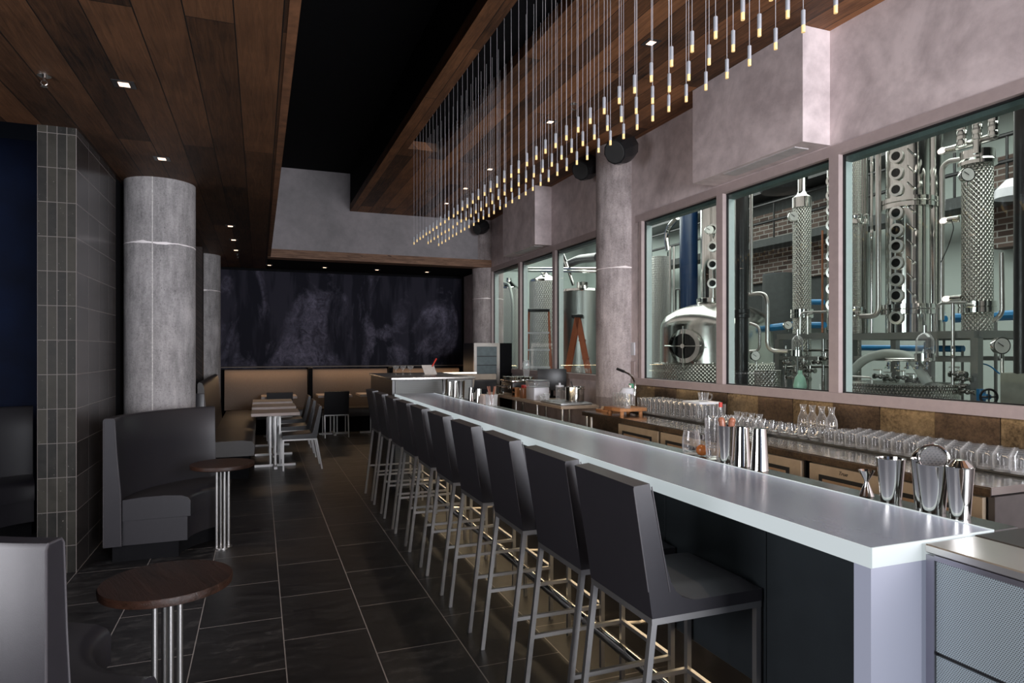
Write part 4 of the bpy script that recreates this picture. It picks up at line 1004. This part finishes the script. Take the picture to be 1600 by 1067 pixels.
# --- middle pane
vline('black_standpipe', 'thick glossy black standpipe in the middle pane', 'pipe', 1159, 5.0, 262, 640, 10, M['black_satin'], flanges=(490,), fmat=M['black_satin'])
vline('slim_steel_pipe', 'slim steel pipe just right of the thick black standpipe', 'pipe', 1174, 5.15, 262, 458, 2.4, M['steel'])
vline('sight_column', 'slender column with sight fittings left of the black standpipe', 'column', 1144, 5.3, 275, 470, 4.5, M['polish_dark'], flanges=(340, 372, 402, 432))
pipe('swan_neck_pipe', 'bent steel swan-neck pipe running down beside the black standpipe', 'pipe', ((1172, 460, 5.2), (1199, 457, 5.2), (1199, 549, 5.2), (1232, 549, 5.3)), 3.2, M['steel'], .14)
pipe('side_loop_pipe', 'looped steel pipe on the pot still flank in the middle pane', 'pipe', ((1172, 505, 5.25), (1187, 510, 5.25), (1187, 548, 5.25), (1172, 549, 5.25)), 2.2, M['steel'], .1)
t = vline('condenser_column', 'tall quilted condenser column in the middle pane', 'column', 1253, 5.5, 322, 640, 13.5, M['quilt_column'], flanges=(490,))
r = t['r']; z = at(1253, 322, X=5.5).z; z2 = at(1253, 262, X=5.5).z
MB().lathe([(r*.4, z-.02), (r*1.05, z-.02), (r*1.05, z+.09), (r*.6, z+.12), (r*.42, z+.16), (r*.42, z2), (0, z2)], 28).build('cap', M['polish'], t)
gauge(1240, 338, 5.38, .055, 'dial gauge near the top of the quilted condenser in the middle pane')
t = vline('porthole_column', 'column with a stack of portholes cut by the right edge of the middle pane', 'column', 1303, 5.6, 258, 515, 10, M['polish'])
portholes(t, t['r'], [at(1303, v, X=5.6).z for v in (262, 286, 308, 331, 354, 378, 402, 427, 452, 477)], math.radians(215), .055, False)
# brick wall piece and mezzanine
o = MB().box(8.31, 8.355, 7.75, 9.55, 2.75, 3.95).build('brick_wall', M['brick'], smooth=0); tag(o, 'patch of brick wall high at the back of the middle pane', 'wall')
o = MB().box(8.35, 8.59, 4.0, 5.38, 2.8, 3.9).build('brick_wall', M['brick'], smooth=0); tag(o, 'brick wall piece behind the right-hand condenser', 'wall')
o = MB().box(8.36, 8.59, 7.3, 10.6, 1.95, 4.19).build('dark_partition', M['hall_wall_dark'], smooth=0); tag(o, 'dark partition around the brick patch at the back of the middle pane', 'partition')
t = thing('hanging_fan', 'round black fan unit hanging high in the middle pane', 'fan', at(1222, 285, X=7.4))
MB().lathe([(0, -.16), (.30, -.14), (.36, -.03), (.36, .06), (.2, .12), (0, .12)], 28).build('housing', M['black_satin'], t)
MB().cyl((0, 0, .12), (0, 0, 4.75-t.location.z), .02, n=8).build('hanger', M['black_satin'], t)
t = thing('dome_lamp', 'pale round dome lamp hanging before the brick patch at the right edge', 'lamp', at(1586, 300, X=7.2))
MB().lathe([(0, .14), (.08, .13), (.17, .03), (.18, -.06), (.16, -.06), (.06, .08), (0, .10)], 28).build('shade', M['white_plastic'], t)
MB().cyl((0, 0, .14), (0, 0, 4.75-t.location.z), .01, n=8).build('rod', M['black_satin'], t)
t = thing('mezzanine_walkway', 'dark metal walkway with railing crossing behind the middle pane', 'walkway', (0, 0, 0))
MB().box(7.9, 8.3, 7.2, 13, 3.30, 3.42).box(7.9, 8.3, 3.6, 7.1, 3.28, 3.42).build('deck', M['hall_wall_dark'], t, smooth=0)
m = MB()
for z in (3.7, 4.0): m.cyl((7.9, 3.6, z), (7.9, 13, z), .025, n=8)
for k in range(16): m.cyl((7.9, 3.7+.6*k, 3.42), (7.9, 3.7+.6*k, 4.0), .015, n=6)
m.build('railing', M['black_satin'], t)
t = vline('dark_tank', 'tall dark ribbed tank behind the blue pipes in the middle pane', 'tank', 1217, 7.6, 428, 640, 24, M['hall_wall_dark'])
for k, (u0, v0, u1, v1, X, r, lab) in enumerate(((1188, 514, 1240, 508, 6.4, 5.5, 'bright blue horizontal pipe low in the middle pane'), (1266, 472, 1286, 472, 6.4, 4.5, 'upper short blue pipe right of the quilted condenser'), (1266, 508, 1288, 508, 6.4, 5.2, 'lower short blue pipe right of the quilted condenser'),
                            (1490, 497, 1590, 492, 6.6, 7.5, 'blue pipe run beneath the right-hand condenser'), (1330, 543, 1505, 545, 6.3, 4.5, 'long blue pipe under the steel bench in the right pane'), (1460, 500, 1478, 498, 6.3, 5, 'short blue valve body beside the big reflective column'))):
    pipe('blue_water_pipe', lab, 'pipe', ((u0, v0, X), (u1, v1, X)), r, M['blue_pipe'])
pipe('copper_riser', 'thin copper-brown riser left of the porthole column in the middle pane', 'pipe', ((1285, 360, 5.9), (1285, 520, 5.9)), 1.6, M['copper'])
gauge(1231, 508, 5.9, .05, 'white-faced gauge on the bright blue pipe in the middle pane')
gauge(1180, 556, 4.95, .05, 'dial gauge low beside the black standpipe')
vline('gauge_stem_pipe', 'thin pipe carrying the low gauge beside the black standpipe', 'pipe', 1182, 4.96, 565, 600, 1.2, M['steel'])
o = MB().lathe([(0, 0), (.13, 0), (.13, 1.34), (.135, 1.35), (0, 1.35)], 32).build('small_quilted_vat', M['quilt_column']); q = at(1199, X=4.95); o.location = (q.x, q.y, 0); tag(o, 'small quilted vat low beside the black standpipe', 'vat')

# --- square steel benches (frames) behind middle and right panes
def frame_stand(y0, y1, x0, x1, ztop, zlow, lab):
    t = thing('equipment_frame', lab, 'frame', (0, 0, 0)); s = .03
    m = MB()
    for x in (x0, x1): m.box(x-s, x+s, y0, y1, ztop-2*s, ztop)
    for y in (y0, y1): m.box(x0+s, x1-s, y-s, y+s, ztop-2*s, ztop)
    m.build('top_frame', M['frame_grey'], t, smooth=0)
    MB().box(x0-.02, x0+.02, y0, y1, zlow-.02, zlow+.02).box(x1-.02, x1+.02, y0, y1, zlow-.02, zlow+.02).build('low_rail', M['frame_grey'], t, smooth=0)
    n = 3 if y1-y0 > 1.2 else 2
    for x in (x0, x1):
        for k in range(n):
            y = y0+(y1-y0)*k/(n-1); MB().box(x-s, x+s, y-s, y+s, 0, ztop-2*s).build('leg', M['frame_grey'], t, smooth=0)
    return t
M['frame_grey'] = plain('frame_grey', (.27, .28, .27), .4, .5, var=.05)
a = at(1300, X=5.35); b = at(1217, X=5.35)
frame_stand(a.y-.1, b.y, 5.35, 6.1, at(1217, 522, X=5.35).z, at(1217, 559, X=5.35).z, 'grey square-tube stand full of valves behind the middle pane')
a = at(1526, X=5.25); b = at(1332, X=5.25)
fs = frame_stand(a.y, b.y, 5.25, 6.3, at(1526, 516, X=5.25).z, at(1526, 562, X=5.25).z, 'grey square-tube stand carrying the tall columns behind the right pane')

MB().box(5.281, 6.269, a.y+.031, b.y-.031, ZDECK-.015, ZDECK).build('deck_plate', M['frame_grey'], fs, smooth=0)
def valve(u, v, X, lab, hmat='steel', s=.05):
    t = thing('hand_valve', lab, 'valve', at(u, v, X=X), 0, 'valves on the distillery stands')
    MB().cyl((0, -s*1.3, 0), (0, s*1.3, 0), s*.3, n=10).ball((0, 0, 0), s*.48, 6).cyl((0, 0, 0), (0, 0, s*1.1), s*.14, n=6).cyl((0, -s*1.35, 0), (0, -s*1.1, 0), s*.5, n=12).cyl((0, s*1.1, 0), (0, s*1.35, 0), s*.5, n=12).build('body', M['polish_dark'], t)
    MB().box(-s*.12, s*.12, -s*.2, s*1.4, s*1.05, s*1.25).build('handle', M[hmat], t)
rnd = random.Random(3)
for k, (u, v) in enumerate(((1232, 567), (1243, 580), (1256, 568), (1266, 579), (1279, 566), (1236, 590), (1258, 592), (1290, 560))):
    valve(u, v, 5.3, 'small steel valve in the tangle inside the stand of the middle pane')
for k, (u, v) in enumerate(((1497, 585), (1506, 592), (1500, 604), (1512, 612), (1490, 612), (1376, 588), (1392, 592), (1412, 590), (1428, 595), (1446, 592))):
    valve(u, v, 5.2, 'small steel valve low inside the stand of the right pane')
for k, (u, v0, v1) in enumerate(((1228, 540, 610), (1246, 556, 605), (1262, 530, 606), (1287, 525, 600))):
    vline('stand_pipe', ('first', 'second', 'third', 'fourth')[k]+' thin upright pipe from left inside the stand of the middle pane', 'pipe', u, 5.42, v0, v1, 2.0, M['polish_dark'])
for k, v in enumerate((548, 574)): pipe('cross_pipe', ('upper', 'lower')[k]+' horizontal pipe inside the stand of the middle pane', 'pipe', ((1222, v, 5.45), (1296, v-1, 5.45)), 1.8, M['polish_dark'])
pipe('loop_pipe', 'inverted U pipe in front of the condenser foot in the middle pane', 'pipe', ((1250, 522, 5.3), (1251, 488, 5.3), (1292, 487, 5.3)), 1.8, M['steel'], .06)
pipe('short_loop_pipe', 'second inverted U pipe next to the condenser foot', 'pipe', ((1262, 522, 5.25), (1262, 490, 5.25), (1270, 490, 5.25)), 1.5, M['steel'], .04)
def bell(u, v0, v1, X, r, lab):
    z0, z1 = at(u, v1, X=X).z, at(u, v0, X=X).z; p = at(u, X=X)
    t = thing('spirit_safe', lab, 'glass vessel', (p.x, p.y, z0)); h = z1-z0
    MB().lathe([(r, .02), (r, h*.7), (r*.7, h*.9), (r*.3, h), (r*.25, h), (r*.65, h*.87), (r*.95, h*.68), (r*.95, .02)], 24).build('bell', M['glassware'], t)
    MB().cyl((0, 0, -.04), (0, 0, .02), r*1.15, n=24).cyl((0, 0, h), (0, 0, h+.06), r*.25, n=12).cyl((0, 0, .02), (0, 0, h*.6), r*.12, n=8).build('base_fittings', M['polish'], t)
bell(1246, 524, 550, 5.15, .055, 'small glass bell vessel in front of the middle-pane stand')
bell(1445, 520, 556, 5.0, .065, 'glass bell vessel in front of the right-pane stand')
o = MB().lathe([(0, 0), (.05, 0), (.055, .02), (.04, .09), (.018, .12), (.018, .15), (0, .15)], 14).build('spray_bottle', M['teal_plastic'], loc=at(1250, 604, X=4.22)); o.location.z = ZB; tag(o, 'pale green translucent bottle on the sill of the middle pane', 'bottle')

# --- right pane
X = 5.6
t = vline('rectifying_column', 'thick polished rectifying column with eleven portholes in the right pane', 'column', 1419, X, 170, 518, 31, M['polish'], flanges=(320, 484), n=48)
portholes(t, t['r'], [at(1398, v, X=X).z for v in (230, 256, 281, 306, 341, 367, 391, 416, 441, 465, 498)], math.radians(192), .055)
vline('mirror_column', 'smooth mirror-like column directly right of the porthole column', 'column', 1457, 5.75, 206, 518, 14, M['polish'], flanges=(318, 483), n=36)
vline('quilted_riser', 'narrow quilted riser at the left edge of the right pane', 'column', 1337, 5.45, 240, 600, 8, M['quilt_column'], flanges=(343, 487))
vline('dark_riser', 'darker steel riser next to the narrow quilted riser', 'column', 1351, 5.6, 236, 518, 5, M['polish_dark'], flanges=(343,))
pipe('long_bend_pipe', 'long upright pipe bending left at its foot in the right pane', 'pipe', ((1372, 225, 5.4), (1373, 494, 5.4), (1345, 494, 5.4)), 4.2, M['steel'], .14, 14)
vline('thin_riser', 'thin riser left of the long bending pipe', 'pipe', 1362, 5.45, 230, 518, 2, M['polish'], flanges=(262, 367))
t = vline('quilted_condenser', 'quilted condenser column near the right edge of the right pane', 'column', 1527, 5.6, 250, 518, 21, M['quilt_column'], flanges=(480,), n=36)
r = t['r']; z = at(1527, 250, X=5.6).z
MB().lathe([(0, z-.05), (r*1.25, z-.05), (r*1.25, z-.02), (r*1.1, z), (r*1.1, z+.07), (0, z+.075)], 36).build('cap', M['polish'], t)
gauge(1511, 273, 5.35, .055, 'dial gauge on the upper part of the right-hand quilted condenser')
for k, (u, vt, vb, vf) in enumerate(((1503, 180, 228, 205), (1527, 160, 240, 195), (1552, 140, 215, 190))):
    vline('clamped_pipe', ('left', 'middle', 'right')[k]+' of three clamped pipes coming down at the top right of the right pane', 'pipe', u, 5.5, vt-30, vb, 6, M['polish'], flanges=(vf, vf+14))
pipe('sloping_manifold', 'horizontal steel manifold joining the three clamped pipes', 'pipe', ((1488, 232, 5.6), (1556, 212, 5.5)), 5, M['steel'], .1, 14)
pipe('cross_over_pipe', 'steel crossover pipe bending from the mirror column to the condenser cap', 'pipe', ((1471, 500, 5.65), (1472, 262, 5.65), (1482, 252, 5.65), (1510, 248, 5.65)), 4, M['steel'], .12, 14)
pipe('inner_loop_pipe', 'U shaped thin pipe below the crossover beside the condenser foot', 'pipe', ((1464, 560, 5.3), (1464, 474, 5.3), (1494, 473, 5.3), (1510, 473, 5.3)), 2.2, M['steel'], .06)
vline('drain_pipe', 'thin upright drain pipe in front of the right pane stand', 'pipe', 1489, 5.2, 474, 624, 2.6, M['steel'], flanges=(550,))
pipe('condenser_return', 'return pipe hugging the right side of the quilted condenser', 'pipe', ((1565, 395, 5.55), (1566, 490, 5.55), (1552, 503, 5.55)), 3.5, M['steel'], .08, 12)
for k, (u, v) in enumerate(((1473, 236), (1476, 345), (1480, 467))):
    t = thing('inspection_lamp', ('top', 'middle', 'lowest')[k]+' small inspection lamp glowing at the crossover pipe', 'lamp', at(u, v, X=5.45))
    MB().cyl((-.0, .02, 0), (.03, -.10, 0), .03, n=16).build('housing', M['polish'], t)
    MB().cyl((-.03, -.02, 0), (0, .02, 0), .024, n=14).build('lens', emis('lamp_lens', (1, .8, .75), 1.5), t)
vline('black_post', 'thick black post at the right edge of the photo behind the glass', 'post', 1597, 4.9, 100, 640, 11, M['black_satin'])
pipe('black_cable', 'thin black cable hanging between the lamps and the condenser', 'cable', ((1486, 343, 5.4), (1491, 355, 5.4), (1482, 385, 5.4), (1470, 410, 5.4)), .7, M['black_satin'], .1, 5)
pipe('arched_hose', 'fat pale hose arching over the round vat in the right pane', 'hose', ((1325, 592, 5.1), (1345, 563, 5.1), (1380, 551, 5.1), (1425, 556, 5.0), (1450, 600, 5.0)), 6.5, M['hose'], .35, 16)
pipe('valve_manifold', 'horizontal manifold tube with taps above the round vat', 'pipe', ((1384, 562, 4.95), (1455, 562, 4.95)), 2.6, M['polish'])
for k in range(5):
    u = 1388+15*k; t = thing('manifold_tap', 'small steel tap hanging from the manifold above the round vat', 'tap', at(u, 566, X=4.95), 0, 'taps on the manifold')
    MB().cyl((0, 0, 0), (0, 0, -.055), .011, n=8).lathe([(0, -.03), (.018, -.03), (.018, -.02), (0, -.02)], 10).cyl((0, 0, -.04), (-.05, -.01, -.045), .006, n=6).build('tap_body', M['polish'], t)
q = at(1405, X=5.0); o = MB().lathe([(0, .2), (.44, .2), (.44, at(1405, 603, X=5).z), (.46, at(1405, 601, X=5).z), (.46, at(1405, 599, X=5).z), (0, at(1405, 599, X=5).z)], 64).build('round_vat', M['quilt_jacket'], loc=(q.x+.12, q.y+.1, 0)); tag(o, 'wide round quilted vat at the bottom of the right pane', 'vat')
pipe('vat_rail', 'thin rail over the rim of the round vat at left', 'rail', ((1332, 588, 4.75), (1362, 590, 4.75), (1362, 600, 4.75)), 1.4, M['steel'], .03)
gauge(1564, 540, 5.0, .058, 'large white-faced gauge right of the stand in the right pane')
vline('gauge_pipe', 'upright pipe holding the large white-faced gauge', 'pipe', 1566, 5.02, 552, 620, 2.4, M['steel'])
t = thing('wheel_valve', 'black hand wheel on a blue valve low in the right pane', 'valve', at(1545, 620, X=4.9))
ax = Vector((-.5, -.86, 0)).normalized(); sd = ax.cross(Vector((0, 0, 1)))
MB().tube([sd*math.cos(2*PI*k/24)*.055+Vector((0, 0, 1))*math.sin(2*PI*k/24)*.055 for k in range(25)], .009, 6).cyl(-sd*.05, sd*.05, .006, n=6).cyl((0, 0, -.05), (0, 0, .05), .006, n=6).build('wheel', M['black_satin'], t)
MB().cyl((0, 0, 0), -ax*.1, .02, n=10).cyl(-ax*.1+Vector((0, 0, -.08)), -ax*.1+Vector((0, 0, .05)), .03, n=12).build('blue_valve_body', M['blue_pipe'], t)
o = MB().box(0, .3, -.42, .0, 0, .26, .01).build('control_box', plain('control_box_grey', (.30, .31, .26), .45, .2), loc=at(1562, 640, X=4.85)); tag(o, 'grey-green metal box at the bottom right corner of the right pane', 'box')
for k, (v0, v1) in enumerate(((525, 600),)):
    pass
pipe('blue_hose', 'thin blue hose curving behind the large gauge', 'hose', ((1528, 567, 5.4), (1545, 570, 5.4), (1562, 584, 5.4)), 1.0, M['blue_pipe'], .1, 6)

# --- far windows: tanks, pipes and ladders
def tank(u, X, vtop, vsh, rpx, mat, lab, cone=True):
    p = at(u, X=X); r = rpx/pxm(p); zt, zsh = at(u, vtop, X=X).z, at(u, vsh, X=X).z
    t = thing('storage_tank', lab, 'tank', (p.x, p.y, 0))
    MB().cyl((0, 0, .5), (0, 0, zsh), r, n=56).build('shell', mat, t)
    MB().lathe([(r, zsh), (r*1.01, zsh+.01), (r*.97, zsh+.05), (r*.3, zt), (r*.28, zt+.03), (0, zt+.03)], 56).build('lid', M['polish'], t)
    for k in range(4):
        a = .8+k*PI/2; MB().cyl((r*.8*math.cos(a), r*.8*math.sin(a), 0), (r*.8*math.cos(a), r*.8*math.sin(a), .5), .05, n=10).build('leg', M['steel'], t)
    MB().lathe([(0, zt), (r*.28, zt), (r*.28, zt+.09), (0, zt+.11)], 28).build('hatch', M['polish'], t)
    return t
tank(795, 6.0, 440, 452, 16, M['quilt_tank'], 'quilted tank in the leftmost narrow far window')
tank(852, 5.9, 430, 441, 25, M['quilt_tank'], 'large quilted tank with conical lid in the middle far window')
tank(910, 5.5, 449, 457, 33, steel('plain_tank', (.42, .43, .41), .35), 'plain grey steel tank with flat lid in the right far window')
pipe('vent_duct', 'thick black flexible duct high in the right far window', 'duct', ((885, 414, 5.6), (905, 405, 5.6), (935, 402, 5.4)), 6.5, M['black_satin'], .2, 14)
for k, (v, lab) in enumerate(((420, 'upper'), (424, 'lower'))): pipe('overhead_pipe', lab+' overhead steel pipe crossing the far windows', 'pipe', ((772, v-1, 5.5), (935, v, 5.0+.12*k)), 1.6, M['polish'])
pipe('filling_arm', 'bright steel filling arm reaching down to the plain grey tank', 'pipe', ((877, 392, 5.2), (886, 415, 5.2), (896, 446, 5.3)), 2.6, M['polish'], .1, 10)
pipe('hose_drop', 'pale hose looping beside the leftmost quilted tank', 'hose', ((786, 442, 5.4), (796, 444, 5.4), (801, 470, 5.4), (800, 560, 5.4)), 2.2, M['hose'], .15, 8)
def ladder(u, X, vt, vb, rz, half, mat, smat, lab):
    p = at(u, X=X); H2 = at(u, vt, X=X).z
    t = thing('step_ladder', lab, 'ladder', (p.x, p.y, 0), rz)
    for nm, sg in (('front_rail', -1), ('rear_rail', 1)):
        for s in (-1, 1):
            MB().box(-.04, .04, -.015, .015, 0, H2+.03).spin(0).build(nm, mat, t, smooth=0)
            o = [c for c in t.children][-1]
            me = o.data
            for v in me.vertices:
                f = v.co.z/H2
                v.co.x += sg*half*(1-f)*1.0; v.co.y += s*(.27-.09*f)
    m = MB()
    for k in range(1, 7):
        f = k/7.3; x = -half*(1-f); w = .27-.09*f
        m.box(x-.05, x+.05, -w, w, f*H2, f*H2+.03)
    m.build('steps', smat, t, smooth=0)
    MB().box(-.09, .09, -.2, .2, H2, H2+.05, .01).build('cap', M['black_satin'] if smat is not M['steel'] else smat, t)
ladder(842, 4.75, 487, 590, math.radians(62), .42, M['orange_fibre'], M['white_plastic'], 'orange step ladder with white steps in the middle far window')
ladder(903, 4.72, 497, 590, math.radians(150), .40, M['orange_fibre'], M['red_steel'], 'darker orange step ladder, A-shaped, in the right far window')
for k in range(2):
    o = MB().lathe([(0, 0), (.03, 0), (.034, .07), (.032, .07), (0, .005)], 12).build('sill_glass', M['glassware'], loc=(XW+.1, 8.25-.3*k, ZB)); tag(o, ('left', 'right')[k]+' small glass standing on the sill of the right far window', 'glass')

# posts that carry the free-running hall pipes
def post(o, f=.5):
    bpy.context.view_layer.update()
    cs = [v.co for v in o.data.vertices] if o.type == 'MESH' else [Vector((0, 0, 0))]
    zmin = min(c.z for c in cs)
    low = [c for c in cs if c.z < zmin+.06] or cs
    c = sorted(low, key=lambda q: q.y)[int((len(low)-1)*f)]
    zb = -o.location.z
    MB().cyl((c.x, c.y, zb), (c.x, c.y, zmin+.01), .012, n=8).build('support_post', M['frame_grey'], o)
for o in list(bpy.data.objects):
    if o.parent is None and (o.name.startswith('blue_water_pipe') or o.name.split('.')[0] in ('vapour_pipe', 'thin_standpipe', 'handrail_pipe', 'spirit_safe', 'condenser_return', 'thin_riser')): post(o)
